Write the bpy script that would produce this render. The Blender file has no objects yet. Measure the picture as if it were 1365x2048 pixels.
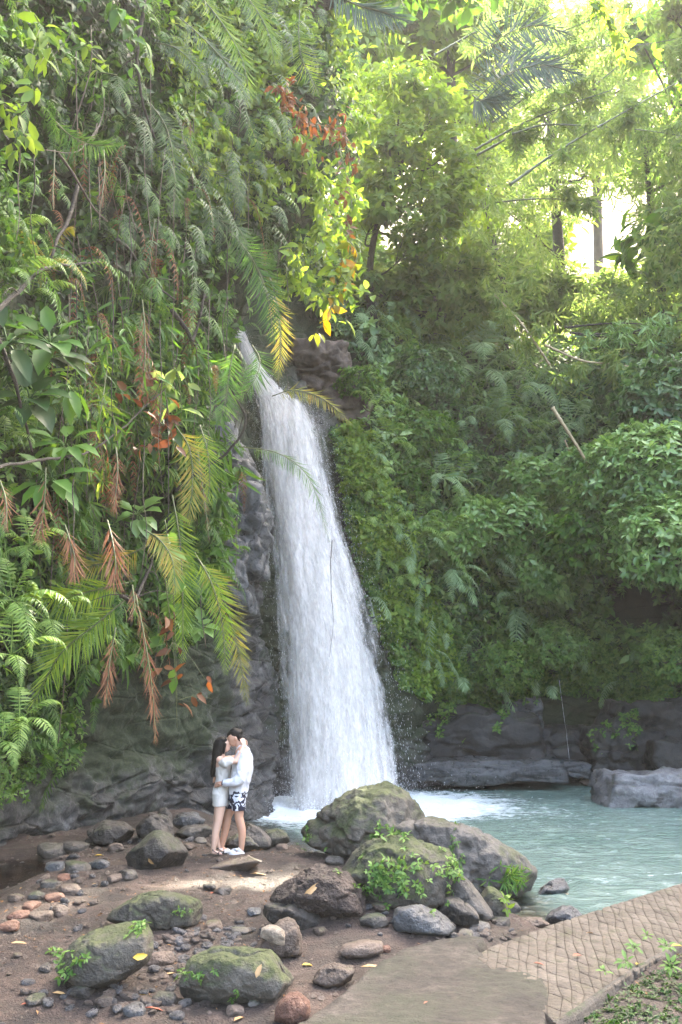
import bpy, bmesh, math, random
import numpy as np
from mathutils import Vector, Matrix
from mathutils.bvhtree import BVHTree

rng = np.random.default_rng(7)
random.seed(7)
S = bpy.context.scene
COL = S.collection
R = math.radians

# ------------------------------------------------------------------ camera, sky, sun, exposure
CAM_Z, PITCH, F = 2.3, R(10.1), 1991.0          # focal length in photograph pixels (1365 x 2048)
cam = bpy.data.cameras.new('camera')
cam.sensor_fit = 'VERTICAL'; cam.sensor_height = 36.0; cam.sensor_width = 24.0
cam.lens = 36.0 * F / 2048.0
cam.clip_start = 0.1; cam.clip_end = 600
cam_o = bpy.data.objects.new('camera', cam); COL.objects.link(cam_o)
cam_o.location = (0, 0, CAM_Z); cam_o.rotation_euler = (math.pi/2 + PITCH, 0, 0)
S.camera = cam_o

SUN_AZ, SUN_EL = R(26), R(41)                    # azimuth to the right of the view, elevation
w = bpy.data.worlds.new('World'); S.world = w; w.use_nodes = True
nt = w.node_tree; nt.nodes.clear()
sky = nt.nodes.new('ShaderNodeTexSky'); sky.sky_type = 'NISHITA'; sky.sun_disc = False
sky.sun_elevation = SUN_EL; sky.sun_rotation = SUN_AZ; sky.air_density = 1.0; sky.dust_density = 10.0; sky.ozone_density = 0.0
bg = nt.nodes.new('ShaderNodeBackground'); bg.inputs['Strength'].default_value = 0.15
wo = nt.nodes.new('ShaderNodeOutputWorld')
nt.links.new(sky.outputs[0], bg.inputs[0]); nt.links.new(bg.outputs[0], wo.inputs[0])
sun = bpy.data.lights.new('sun', 'SUN'); sun.energy = 3.4; sun.angle = R(0.6); sun.color = (1.0, 0.91, 0.75)
sun_o = bpy.data.objects.new('sun', sun); COL.objects.link(sun_o)
SUNV = Vector((math.sin(SUN_AZ)*math.cos(SUN_EL), math.cos(SUN_AZ)*math.cos(SUN_EL), math.sin(SUN_EL)))
sun_o.rotation_euler = SUNV.to_track_quat('Z', 'Y').to_euler(); sun_o.location = (20, 20, 30)
S.view_settings.view_transform = 'Standard'; S.view_settings.look = 'None'
S.view_settings.exposure = 4.55; S.view_settings.gamma = 1.0
S.view_settings.use_curve_mapping = False
S.render.engine = 'CYCLES'
S.cycles.max_bounces = 8; S.cycles.diffuse_bounces = 5; S.cycles.glossy_bounces = 2
S.cycles.transmission_bounces = 4; S.cycles.transparent_max_bounces = 16; S.cycles.volume_bounces = 0
S.cycles.use_denoising = True
S.cycles.use_fast_gi = False
S.cycles.sample_clamp_indirect = 0.5; S.cycles.sample_clamp_direct = 0.18      # a little above display white at this exposure

# ------------------------------------------------------------------ pixels to rays
CP, SP = math.cos(PITCH), math.sin(PITCH)
EYE = Vector((0, 0, CAM_Z))
def ray(u, v):
    dx = (u - 682.5)/F; dy = (1024 - v)/F
    return Vector((dx, CP - dy*SP, SP + dy*CP))
def at(u, v, y):
    d = ray(u, v); return EYE + d*(y/d.y)
def atz(u, v, z):
    d = ray(u, v); return EYE + d*((z - CAM_Z)/d.z)

# ------------------------------------------------------------------ noise
def _h(x, y, z):
    n = (x*374761393 + y*668265263 + z*1440662683) & 0xffffffff
    n = ((n ^ (n >> 13))*1274126177) & 0xffffffff
    n = n ^ (n >> 16)
    return (n & 0xffffff)/float(0x7fffff) - 1.0
def vnoise(p):
    p = np.asarray(p, float); i = np.floor(p).astype(np.int64); f = p - i
    u = f*f*f*(f*(f*6 - 15) + 10)
    x, y, z = i[..., 0], i[..., 1], i[..., 2]; a, b, c = u[..., 0], u[..., 1], u[..., 2]
    def L(s, t, k): return s + (t - s)*k
    return L(L(L(_h(x, y, z), _h(x+1, y, z), a), L(_h(x, y+1, z), _h(x+1, y+1, z), a), b),
             L(L(_h(x, y, z+1), _h(x+1, y, z+1), a), L(_h(x, y+1, z+1), _h(x+1, y+1, z+1), a), b), c)
def fbm(p, octv=4, lac=2.07, gain=0.5, ridged=False):
    p = np.asarray(p, float); s = 0; a = 1.0; t = 0
    for o in range(octv):
        n = vnoise(p + o*17.3)
        if ridged: n = 1 - 2*np.abs(n)
        s = s + a*n; t += a; a *= gain; p = p*lac
    return s/t
def smooth(a, b, x):
    t = np.clip((x - a)/(b - a), 0, 1); return t*t*(3 - 2*t)

# ------------------------------------------------------------------ mesh helpers
def nrm(a):
    a = np.asarray(a, float); return a/np.maximum(np.linalg.norm(a, axis=-1, keepdims=True), 1e-9)
WLOC = {}
def raw_mesh(name, v, f, smooth_=False):
    """v (n,3); f: (m,3) or (m,4) int array"""
    me = bpy.data.meshes.new(name)
    v = np.asarray(v, np.float32); f = np.asarray(f, np.int32); k = f.shape[1]
    me.vertices.add(len(v)); me.vertices.foreach_set('co', v.ravel())
    me.loops.add(f.size); me.loops.foreach_set('vertex_index', f.ravel())
    me.polygons.add(len(f))
    me.polygons.foreach_set('loop_start', np.arange(0, f.size, k, dtype=np.int32))
    me.polygons.foreach_set('loop_total', np.full(len(f), k, np.int32))
    if smooth_: me.polygons.foreach_set('use_smooth', np.ones(len(f), bool))
    me.update(calc_edges=True)
    return me
def props(o, label=None, cat=None, group=None, kind=None):
    if label: o['label'] = label
    if cat: o['category'] = cat
    if group: o['group'] = group
    if kind: o['kind'] = kind
    return o
def thing(name, label, cat, loc, group=None):
    o = bpy.data.objects.new(name, None); COL.objects.link(o); o.location = loc
    o.empty_display_size = 0.1
    WLOC[o.name] = np.array(loc, float)
    return props(o, label, cat, group)
class MB:
    def __init__(s): s.v = []; s.t = []; s.n = 0
    def add(s, v, t):
        v = np.asarray(v, float).reshape(-1, 3); t = np.asarray(t, int)
        if t.shape[1] == 4: t = np.concatenate([t[:, [0, 1, 2]], t[:, [0, 2, 3]]])
        s.v.append(v); s.t.append(t + s.n); s.n += len(v); return s
    def build(s, name, mat, parent=None, smooth_=False, origin=None):
        v = np.concatenate(s.v); t = np.concatenate(s.t)
        if parent is not None: o0 = WLOC[parent.name]
        elif origin is None: o0 = np.array([(v[:, 0].min()+v[:, 0].max())/2, (v[:, 1].min()+v[:, 1].max())/2, v[:, 2].min()])
        else: o0 = np.array(origin, float)
        me = raw_mesh(name, v - o0, t, smooth_)
        me.materials.append(M[mat] if isinstance(mat, str) else mat)
        o = bpy.data.objects.new(name, me); COL.objects.link(o)
        if parent is not None:
            o.parent = parent; WLOC[o.name] = o0
        else:
            o.location = o0; WLOC[o.name] = o0
        return o
def child_of(o, parent):      # a mesh already built under a mesh thing
    o.parent = parent
def catmull(P, n, t=None):
    P = np.asarray(P, float); k = len(P)
    Q = np.concatenate([[2*P[0]-P[1]], P, [2*P[-1]-P[-2]]])
    t = np.linspace(0, k-1-1e-9, n) if t is None else np.asarray(t); i = t.astype(int); f = (t - i)[:, None]
    a, b, c, d = Q[i], Q[i+1], Q[i+2], Q[i+3]
    return 0.5*(2*b + (c-a)*f + (2*a-5*b+4*c-d)*f**2 + (3*b-a-3*c+d)*f**3)
def tube(P, r, sides=6):
    P = np.asarray(P, float); n = len(P); r = np.broadcast_to(np.asarray(r, float), (n,))
    T = nrm(np.gradient(P, axis=0)); ref = np.array([0.31, 0.22, 0.93]) if abs(T[0][2]) < .8 else np.array([1., .2, 0])
    A = nrm(np.cross(T, ref)); B = np.cross(T, A)
    th = np.arange(sides)*2*math.pi/sides
    v = P[:, None] + r[:, None, None]*(np.cos(th)[None, :, None]*A[:, None] + np.sin(th)[None, :, None]*B[:, None])
    i = np.arange(n-1)[:, None]*sides; j = np.arange(sides)[None]; j2 = (j+1) % sides
    q = np.stack([i+j, i+j2, i+sides+j2, i+sides+j], -1).reshape(-1, 4)
    v = v.reshape(-1, 3)
    m = len(v); v = np.concatenate([v, [P[0]], [P[-1]]])
    t = np.concatenate([q[:, [0, 1, 2]], q[:, [0, 2, 3]],
        np.stack([np.full(sides, m), (np.arange(sides)+1) % sides, np.arange(sides)], 1),
        np.stack([np.full(sides, m+1), (n-1)*sides+np.arange(sides), (n-1)*sides+(np.arange(sides)+1) % sides], 1)])
    return v, t
# leaf templates: along +y from 0 to 1, width along x, face +z
def leaf_t(w, curl=.22, fold=.16, seg=((.3, .9), (.68, .75))):
    v = [(0, 0, 0)]; t = []
    for (y, k) in seg:
        v += [(-w/2*k, y, -curl*y*y + fold*w), (0, y, -curl*y*y), (w/2*k, y, -curl*y*y + fold*w)]
    v.append((0, 1, -curl*1.05)); n = len(seg)
    t += [(0, 2, 1), (0, 3, 2)]
    for i in range(n-1):
        a = 1+3*i; b = a+3
        t += [(a, a+1, b+1), (a, b+1, b), (a+1, a+2, b+2), (a+1, b+2, b+1)]
    a = 1+3*(n-1); t += [(a, a+1, len(v)-1), (a+1, a+2, len(v)-1)]
    return np.array(v), np.array(t)
LEAF = leaf_t(.5); LEAFW = leaf_t(.7, .25); LANCE = leaf_t(.16, .3, .2); BAMB = (np.array([(0, 0, 0), (-.07, .38, .012), (.07, .38, .012), (0, 1, -.18)]), np.array([(0, 3, 1), (0, 2, 3)]))
SMALL = (np.array([(0, 0, 0), (-.28, .45, .06), (.28, .45, .06), (0, 1, -.15)]), np.array([(0, 3, 1), (0, 2, 3)]))
STRAP = leaf_t(.09, .2, .15, ((.25, 1), (.6, .95), (.85, .6)))
BIG = leaf_t(.42, .35, .14, ((.15, .6), (.4, 1), (.7, .8)))
def leaves(pos, d, up, size, tmpl):
    V, T = tmpl
    d = nrm(d); x = nrm(np.cross(d, up)); z = np.cross(x, d)
    pos = np.asarray(pos, float); N = len(pos); size = np.broadcast_to(np.asarray(size, float), (N,))
    v = pos[:, None] + size[:, None, None]*(V[None, :, 0:1]*x[:, None] + V[None, :, 1:2]*d[:, None] + V[None, :, 2:3]*z[:, None])
    t = (np.arange(N)[:, None, None]*len(V) + T[None]).reshape(-1, 3)
    return v.reshape(-1, 3), t
def clusters(P, Nn, k, size, beta=65, droop=.3, up=.35, jit=.4, tmpl=LEAF, svar=.35):
    """whorls of k leaves round each point"""
    P = np.asarray(P, float); n = len(P)
    if n == 0: return np.zeros((0, 3)), np.zeros((0, 3), int)
    ax = nrm(nrm(Nn) + np.array([0, 0, up]) + rng.normal(0, jit, (n, 3)))
    rx = nrm(np.cross(ax, rng.normal(0, 1, (n, 3)))); ry = np.cross(ax, rx)
    ph = rng.uniform(0, 6.28, (n, 1)) + np.arange(k)[None]*2*math.pi/k + rng.normal(0, .35, (n, k))
    be = np.radians(rng.normal(beta, 14, (n, k)))
    rad = np.cos(ph)[..., None]*rx[:, None] + np.sin(ph)[..., None]*ry[:, None]
    d = ax[:, None]*np.cos(be)[..., None] + rad*np.sin(be)[..., None] + np.array([0, 0, -1.])*droop
    upv = ax[:, None] + rng.normal(0, .25, (n, k, 3))
    sz = (np.broadcast_to(np.asarray(size, float), (n,))[:, None]*rng.uniform(1-svar, 1+svar, (n, k)))
    off = ax[:, None]*rng.uniform(-.25, .25, (n, k, 1))*sz[..., None]
    pos = P[:, None] + off + rad*.08*sz[..., None]
    return leaves(pos.reshape(-1, 3), d.reshape(-1, 3), upv.reshape(-1, 3), sz.reshape(-1), tmpl)
def frond_geo(P, length, pairs, side=None, grav=.3, fwd=.45, w=.09, r=.012, prof=None, jitter=.12, start=.12, miss=0.0):
    """pinnate frond along polyline P; returns (stem v,t), (leaflets v,t)"""
    C = catmull(P, 24) if len(P) > 2 else np.linspace(P[0], P[-1], 24)
    T = nrm(np.gradient(C, axis=0))
    st = tube(C, np.linspace(r, r*.25, 24), 5)
    tt = np.linspace(start, .985, pairs)
    pos = np.stack([np.interp(tt, np.linspace(0, 1, 24), C[:, i]) for i in range(3)], 1)
    tan = nrm(np.stack([np.interp(tt, np.linspace(0, 1, 24), T[:, i]) for i in range(3)], 1))
    if side is None:
        s = np.cross(tan, np.array([0, 0, 1.])); s = np.where(np.linalg.norm(s, axis=1, keepdims=True) < .1, np.array([1., 0, 0]), s)
    else: s = np.broadcast_to(np.asarray(side, float), tan.shape)
    s = nrm(s - (s*tan).sum(1, keepdims=True)*tan); up = np.cross(s, tan)
    L = length*(np.sin(math.pi*np.clip(tt*.86+.12, 0, 1))**.7 if prof is None else prof(tt))
    vs, ts, n = [], [], 0
    tm = leaf_t(w, .28, .18, ((.2, 1), (.6, .8)))
    for sg in (-1, 1):
        d = sg*s*(1-.4*tt[:, None]) + tan*(fwd + .5*tt[:, None]**2) + np.array([0, 0, -grav]) + up*.12 + rng.normal(0, jitter, tan.shape)
        keep = rng.random(pairs) >= miss
        v, t = leaves(pos[keep], d[keep], (up + rng.normal(0, .15, tan.shape))[keep], (L*rng.uniform(.85, 1.1, pairs))[keep], tm)
        vs.append(v); ts.append(t+n); n += len(v)
    return st, (np.concatenate(vs), np.concatenate(ts))

# ------------------------------------------------------------------ materials
M = {}
class NT:
    def __init__(s, name):
        m = bpy.data.materials.new(name); m.use_nodes = True; s.m = m; s.t = m.node_tree; s.t.nodes.clear()
        s.out = s.n('OutputMaterial'); M[name] = m
    def n(s, typ, **k):
        nd = s.t.nodes.new('ShaderNode'+typ)
        for a, b in k.items():
            if a in nd.inputs.keys() if isinstance(a, str) else False: s.set(nd, a, b)
            else: setattr(nd, a, b)
        return nd
    def set(s, nd, inp, val):
        i = nd.inputs[inp]
        if isinstance(val, bpy.types.NodeSocket): s.t.links.new(val, i)
        elif isinstance(val, bpy.types.Node): s.t.links.new(val.outputs[0], i)
        else: i.default_value = val
        return nd
    def mk(s, typ, ins={}, **k):
        nd = s.t.nodes.new('ShaderNode'+typ)
        for a, b in k.items(): setattr(nd, a, b)
        for a, b in ins.items(): s.set(nd, a, b)
        return nd
    def math(s, op, a, b=0.0, clamp=False):
        nd = s.mk('Math', {0: a, 1: b}, operation=op); nd.use_clamp = clamp; return nd.outputs[0]
    def ramp(s, fac, stops, interp='LINEAR'):
        nd = s.mk('ValToRGB', {0: fac}); cr = nd.color_ramp; cr.interpolation = interp
        while len(cr.elements) < len(stops): cr.elements.new(.5)
        for e, (p, c) in zip(cr.elements, stops):
            e.position = p; e.color = (*c, 1) if len(c) == 3 else c
        return nd.outputs[0]
    def mix(s, fac, a, b):
        nd = s.t.nodes.new('ShaderNodeMix'); nd.data_type = 'RGBA'
        for i, val in ((0, fac), (6, a), (7, b)):
            if isinstance(val, bpy.types.NodeSocket): s.t.links.new(val, nd.inputs[i])
            else: nd.inputs[i].default_value = (*val, 1) if isinstance(val, tuple) and len(val) == 3 else val
        return nd.outputs[2]
    def noise(s, scale, detail=4, rough=.55, vec=None, dist=0):
        nd = s.mk('TexNoise', {'Scale': scale, 'Detail': detail, 'Roughness': rough, 'Distortion': dist})
        s.t.links.new(vec if vec is not None else s.pos(), nd.inputs['Vector']); return nd.outputs['Fac']
    def pos(s):
        if not hasattr(s, '_g'): s._g = s.mk('NewGeometry')
        return s._g.outputs['Position']
    def geo(s): s.pos(); return s._g
    def stretch(s, sc, vec=None):
        nd = s.mk('Mapping', {'Scale': sc}); s.t.links.new(vec if vec is not None else s.pos(), nd.inputs['Vector']); return nd.outputs[0]
    def bump(s, h, strength=.5, dist=.02, nin=None):
        nd = s.mk('Bump', {'Height': h, 'Strength': strength, 'Distance': dist})
        if nin is not None: s.t.links.new(nin, nd.inputs['Normal'])
        return nd.outputs[0]
    def pbr(s, col, rough=.6, spec=.5, normal=None, **k):
        ins = {'Base Color': (*col, 1) if isinstance(col, tuple) else col, 'Roughness': rough, 'Specular IOR Level': spec}
        p = s.mk('BsdfPrincipled', ins)
        if normal is not None: s.t.links.new(normal, p.inputs['Normal'])
        for a, b in k.items(): s.set(p, a, b)
        return p.outputs[0]
    def end(s, sh, vol=False): s.t.links.new(sh, s.out.inputs[1 if vol else 0]); return s.m

def leaf_mat(name, cols, trans=.35, rough=.5, patch=.7, spec=.24):
    n = NT(name); r = n.geo().outputs['Random Per Island']
    big = n.noise(patch, 2)
    f = n.math('ADD', n.math('MULTIPLY', r, .62), n.math('MULTIPLY', n.math('SUBTRACT', big, .3), .9), True)
    k = len(cols); c = n.ramp(f, [(i/(k-1)*.92+.04, cc) for i, cc in enumerate(cols)])
    fine = n.noise(9, 3); c2 = n.mix(n.math('MULTIPLY', fine, .35), c, tuple(x*.45 for x in cols[0]))
    p = n.pbr(c2, rough, spec)
    tc = n.mk('HueSaturation', {'Hue': .485, 'Saturation': 1.1, 'Value': 1.5, 'Fac': 1.0, 'Color': c})
    t = n.mk('BsdfTranslucent', {'Color': tc.outputs[0]})
    mx = n.mk('MixShader', {0: trans, 1: p, 2: t.outputs[0]})
    return n.end(mx.outputs[0])
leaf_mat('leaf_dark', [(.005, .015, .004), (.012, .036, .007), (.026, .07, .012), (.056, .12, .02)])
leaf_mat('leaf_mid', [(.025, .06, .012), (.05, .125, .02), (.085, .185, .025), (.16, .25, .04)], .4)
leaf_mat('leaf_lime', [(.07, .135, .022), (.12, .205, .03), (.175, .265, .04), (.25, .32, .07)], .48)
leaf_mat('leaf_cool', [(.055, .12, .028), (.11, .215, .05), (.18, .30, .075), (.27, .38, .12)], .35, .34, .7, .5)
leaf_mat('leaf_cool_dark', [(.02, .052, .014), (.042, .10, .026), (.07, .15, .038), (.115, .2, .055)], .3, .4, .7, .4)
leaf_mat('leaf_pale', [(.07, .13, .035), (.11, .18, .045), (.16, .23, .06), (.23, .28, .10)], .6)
leaf_mat('leaf_ivy', [(.035, .085, .018), (.07, .15, .03), (.12, .21, .04), (.2, .29, .07)], .35)
leaf_mat('leaf_carpet', [(.06, .12, .015), (.11, .2, .022), (.18, .28, .035), (.26, .35, .06)], .35)
leaf_mat('palm_bright', [(.06, .13, .015), (.11, .20, .02), (.17, .26, .03), (.25, .32, .05)], .5)
leaf_mat('palm_green', [(.025, .07, .012), (.045, .11, .02), (.075, .15, .028), (.12, .19, .05)], .4)
leaf_mat('palm_grey', [(.04, .075, .03), (.065, .105, .045), (.095, .14, .06), (.14, .18, .08)], .35)
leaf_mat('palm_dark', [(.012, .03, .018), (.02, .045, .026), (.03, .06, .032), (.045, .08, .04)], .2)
leaf_mat('palm_yellow', [(.10, .13, .02), (.18, .20, .03), (.27, .24, .04), (.33, .22, .05)], .4, .45)
leaf_mat('dead_brown', [(.07, .03, .014), (.12, .05, .02), (.17, .075, .028), (.22, .11, .05)], .25, .7)
leaf_mat('leaf_rust', [(.06, .026, .012), (.10, .042, .016), (.14, .062, .02), (.18, .095, .028)], .35, .55)
leaf_mat('leaf_orange', [(.10, .16, .02), (.20, .24, .03), (.32, .22, .03), (.34, .13, .02)], .45, .45)
leaf_mat('fern_green', [(.07, .135, .028), (.11, .2, .04), (.16, .26, .055), (.23, .32, .09)], .4)
leaf_mat('fern_cool', [(.12, .19, .085), (.16, .25, .11), (.21, .31, .14), (.28, .37, .18)], .35)
leaf_mat('litter', [(.12, .06, .025), (.2, .10, .035), (.3, .16, .06), (.26, .2, .09)], .15, .7)
for nm, c in (('leaf_yellow', (.62, .40, .04)), ('leaf_tan', (.42, .25, .10)), ('leaf_red', (.30, .07, .03))):
    n = NT(nm); k = n.noise(40, 3); n.end(n.pbr(n.mix(k, tuple(x*.6 for x in c), c), .55))

def rock_mat(name, dark, light, moss=0.0, moss_col=((.02, .04, .010), (.06, .09, .02)), rough=(.45, .8), scale=1.0, bump=.6, spec=.4, mossbias=.0, lichen=0.0):
    n = NT(name)
    a = n.noise(.9*scale, 5, .6); b = n.noise(7*scale, 6, .65); c = n.noise(45*scale, 4, .7)
    f = n.math('ADD', n.math('MULTIPLY', a, .55), n.math('ADD', n.math('MULTIPLY', b, .45), n.math('MULTIPLY', c, .25)), False)
    col = n.ramp(f, [(.47, tuple(x*.4 for x in dark)), (.57, dark), (.67, tuple((x+y)/2 for x, y in zip(dark, light))), (.78, tuple(x*1.15 for x in light))])
    rr = n.mk('MapRange', {0: b, 1: .3, 2: .7, 3: rough[0], 4: rough[1]}).outputs[0]
    if moss > 0:
        sx = n.mk('SeparateXYZ', {0: n.geo().outputs['Normal']})
        m1 = n.noise(1.7*scale, 5, .62); m2 = n.noise(13*scale, 4, .7)
        k = n.math('ADD', n.math('ADD', n.math('MULTIPLY', sx.outputs[2], .28), n.math('MULTIPLY', m1, 1.0)), n.math('MULTIPLY', m2, .45))
        k = n.mk('MapRange', {0: n.math('ADD', k, mossbias), 1: 1.12-moss*.5, 2: 1.34-moss*.5, 3: 0, 4: .95}).outputs[0]
        mc = n.ramp(n.noise(22*scale, 4, .7), [(.35, moss_col[0]), (.65, moss_col[1])])
        col = n.mix(k, col, mc); rr = n.mk('Mix', {0: k, 2: rr, 3: .95}).outputs[0]
    h = n.math('ADD', n.math('MULTIPLY', b, 1.0), n.math('MULTIPLY', c, .3))
    cr = n.mk('TexVoronoi', {'Scale': 1.6*scale, 'Randomness': 1.0}, feature='DISTANCE_TO_EDGE')
    n.t.links.new(n.stretch((1, 1, 1.6)), cr.inputs['Vector'])
    nb = n.bump(h, min(bump*1.6, 1.0), .06)
    return n.end(n.pbr(col, rr, spec, nb))
rock_mat('rock_wet', (.026, .0265, .0265), (.092, .092, .090), rough=(.18, .5), spec=.55, bump=.7)
rock_mat('ledge_rock', (.011, .010, .0085), (.045, .041, .036), .35, ((.014, .02, .007), (.035, .042, .016)), rough=(.3, .7))
rock_mat('rock_dark', (.024, .020, .016), (.08, .068, .056), .42, ((.022, .028, .010), (.05, .058, .022)), rough=(.35, .75))
rock_mat('rock_pale', (.085, .08, .078), (.2, .195, .19), .15, rough=(.3, .7))
rock_mat('rock_grey', (.048, .042, .034), (.125, .11, .094), .4, ((.032, .036, .014), (.07, .076, .03)), rough=(.45, .8))
rock_mat('rock_mossy', (.042, .036, .027), (.11, .095, .074), .74, ((.020, .027, .008), (.052, .062, .018)), rough=(.5, .85))
rock_mat('rock_brown', (.058, .040, .028), (.13, .094, .070), .3, ((.035, .036, .014), (.07, .07, .03)), rough=(.45, .8))
rock_mat('rock_red', (.10, .044, .026), (.19, .095, .06), rough=(.4, .7), scale=2.2)
rock_mat('rock_tan', (.26, .2, .14), (.46, .38, .28), rough=(.5, .8), scale=3)
rock_mat('pebble', (.035, .034, .034), (.13, .12, .115), rough=(.16, .45), scale=4, spec=.6)
rock_mat('pebble_brown', (.06, .042, .030), (.14, .105, .082), rough=(.2, .55), scale=4, spec=.5)

# ------------------------------------------------------------------ cliff that closes the gorge
ZL = [-1.6, 0.4, 3.0, 6.0, 9.0, 11.0, 13.5, 18.0, 23.0]
CC = [  # one column per line: (x, y) at each height of ZL
 [(-10, 3), (-9.8, 3), (-9.5, 3), (-8.5, 3), (-8, 3), (-8, 3), (-8.3, 3), (-9, 3), (-12, 2)],
 [(-5.9, 9), (-5.9, 9), (-6.0, 9), (-5.1, 9), (-4.8, 9.2), (-4.8, 9.3), (-5.0, 9.5), (-5.8, 10), (-9, 11)],
 [(-4.9, 12.5), (-5.0, 12.6), (-5.2, 12.9), (-4.3, 12.2), (-4.1, 12.4), (-4.1, 12.7), (-4.2, 13.1), (-5, 14.2), (-8, 16)],
 [(-5.1, 15.6), (-5.2, 15.8), (-5.2, 16.0), (-3.9, 14.6), (-3.5, 14.8), (-3.4, 15.1), (-3.4, 15.6), (-4, 17), (-7, 21)],
 [(-4.4, 17.4), (-4.5, 17.7), (-4.5, 18.0), (-3.4, 16.6), (-2.9, 16.8), (-2.6, 17.0), (-2.5, 17.6), (-3, 19), (-5, 25)],
 [(-3.1, 18.9), (-3.2, 19.3), (-3.3, 19.7), (-2.9, 18.9), (-2.5, 18.8), (-1.6, 18.4), (-1.3, 18.6), (-1.6, 20.5), (-3, 27)],
 [(-2.1, 20.4), (-2.3, 20.8), (-2.5, 21.4), (-2.35, 21.1), (-2.9, 21.8), (-1.5, 20.2), (-.4, 19.4), (-.5, 22), (-1.5, 29)],
 [(-1.5, 22.9), (-1.6, 23.2), (-1.75, 23.5), (-2.0, 23.3), (-2.75, 24.3), (-3.2, 24.6), (-.6, 21.9), (-.8, 25), (-1.2, 31)],
 [(-1.7, 25.4), (-1.8, 25.6), (-1.9, 25.8), (-2.1, 26.1), (-2.3, 26.4), (-2.9, 26.9), (-3.3, 28.2), (-2.2, 30.5), (-1.2, 35)],
 [(-.2, 26.5), (-.2, 26.6), (-.3, 26.9), (-.6, 27.0), (-1.2, 26.6), (-1.4, 27.6), (-1.6, 29.6), (-1, 33.5), (-.8, 39)],
 [(1.7, 27.2), (1.7, 27.3), (1.3, 27.2), (.8, 27.1), (.3, 27.2), (.1, 28.0), (.2, 30.2), (.6, 35.5), (1, 43)],
 [(3.0, 29.4), (3.0, 29.3), (2.8, 28.9), (2.5, 28.8), (2.3, 29.4), (2.4, 30.6), (2.6, 32.6), (3, 38.5), (3, 48)],
 [(5.2, 31.2), (5.2, 31.0), (5.1, 30.6), (5.0, 30.8), (4.9, 31.8), (4.9, 33.0), (5, 35), (5.2, 42), (5.5, 54)],
 [(8.0, 31.8), (8.0, 31.6), (8.0, 31.4), (7.9, 30.6), (7.9, 32), (8.0, 33.5), (8.1, 36), (8.3, 45), (9, 60)],
 [(10.6, 30.6), (10.6, 30.6), (10.9, 31.3), (10.4, 29.0), (10.5, 29.9), (10.9, 31.6), (11.3, 34.5), (12, 44), (14, 60)],
 [(13.8, 27.0), (13.8, 26.8), (14.0, 27.2), (13.2, 25.2), (13.4, 26), (13.8, 27.4), (14.6, 30), (17, 38), (22, 52)],
 [(18, 19), (18, 19), (18, 19), (17, 18), (17.2, 18.5), (17.6, 19.3), (18.6, 21), (22, 27), (30, 38)],
 [(22, 6), (22, 6), (22, 6), (21, 6), (21.2, 6), (22, 6.5), (23, 7), (27, 9), (36, 12)],
]
G = np.array([[(x, y, z) for (x, y), z in zip(c, ZL)] for c in CC])
NU, NV = 760, 330
colt = np.concatenate([np.linspace(0, 2, 30, endpoint=False), np.linspace(2, 8.5, 430, endpoint=False), np.linspace(8.5, 15, 270, endpoint=False), np.linspace(15, 17-1e-6, 30)])
rowt = np.concatenate([np.linspace(0, 3, 170, endpoint=False), np.linspace(3, 6, 110, endpoint=False), np.linspace(6, 8-1e-6, 50)])
A = np.stack([catmull(G[i], NV, rowt) for i in range(len(CC))])              # columns x NV
CL = np.stack([catmull(A[:, j], NU, colt) for j in range(NV)], 1)            # NU x NV x 3
du = np.gradient(CL, axis=0); dv = np.gradient(CL, axis=1)
CN = nrm(np.cross(du, dv))
if CN[:, :, 1].mean() > 0: CN = -CN
p = CL.copy()
lump = fbm(p*.45, 4)*.55
blocks = -np.abs(fbm(p*np.array([.8, .8, 1.5]) + fbm(p*.6, 2)[..., None]*.8, 5))*.5
strata = (fbm(p*np.array([.35, .35, 2.4]), 3))*.18*smooth(6, 1.5, p[..., 2])
fine = fbm(p*5.5, 5, gain=.62)*.09 - .10*smooth(.10, .0, np.abs(fbm(p*np.array([.5, .5, 1.9]) + 31, 4)))*smooth(7, 3, p[..., 2])
hollow = sum(dp*np.exp(-(((p - np.array(at(u, v, d)))/np.array(sc))**2).sum(-1)) for u, v, d, dp, sc in ((275, 1010, 17.2, 1.6, (.7, 1.6, 1.1)), (90, 420, 13.0, .8, (.5, 1.2, .9)), (40, 980, 12.4, .8, (.4, 1.2, .7)), (1268, 1215, 30, 2.6, (1.5, 2.5, 1.1)), (150, 250, 14.2, .7, (.5, 1.2, .7))))
near_fall = np.exp(-(((p[..., 0]+.9)/2.6)**2 + ((p[..., 1]-24.6)/3.4)**2))
CL = CL + CN*(lump*.85 + blocks + strata + fine - hollow)[..., None]
idx = np.arange(NU*NV).reshape(NU, NV)
quads = np.stack([idx[:-1, :-1], idx[1:, :-1], idx[1:, 1:], idx[:-1, 1:]], -1).reshape(-1, 4)
n = NT('cliff_rock')
wet = n.mk('Attribute', attribute_name='wet').outputs['Fac']; mos = n.mk('Attribute', attribute_name='moss').outputs['Fac']
a = n.noise(.8, 5, .6); b = n.noise(6, 6, .68); c = n.noise(38, 4, .7); st = n.noise(1.0, 5, .6, n.stretch((4, 4, .35)))
f = n.math('ADD', n.math('MULTIPLY', a, .45), n.math('ADD', n.math('MULTIPLY', b, .4), n.math('ADD', n.math('MULTIPLY', c, .25), n.math('MULTIPLY', st, .2))))
dry = n.ramp(f, [(.45, (.03, .028, .024)), (.62, (.085, .078, .066)), (.8, (.17, .155, .13))])
wetc = n.ramp(f, [(.53, (.009, .0088, .0082)), (.63, (.034, .033, .031)), (.70, (.078, .076, .072)), (.79, (.20, .195, .187))])
col = n.mix(wet, dry, wetc)
vc = n.mk('TexVoronoi', {'Scale': 1.0, 'Randomness': 1.0}, feature='DISTANCE_TO_EDGE')
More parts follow.
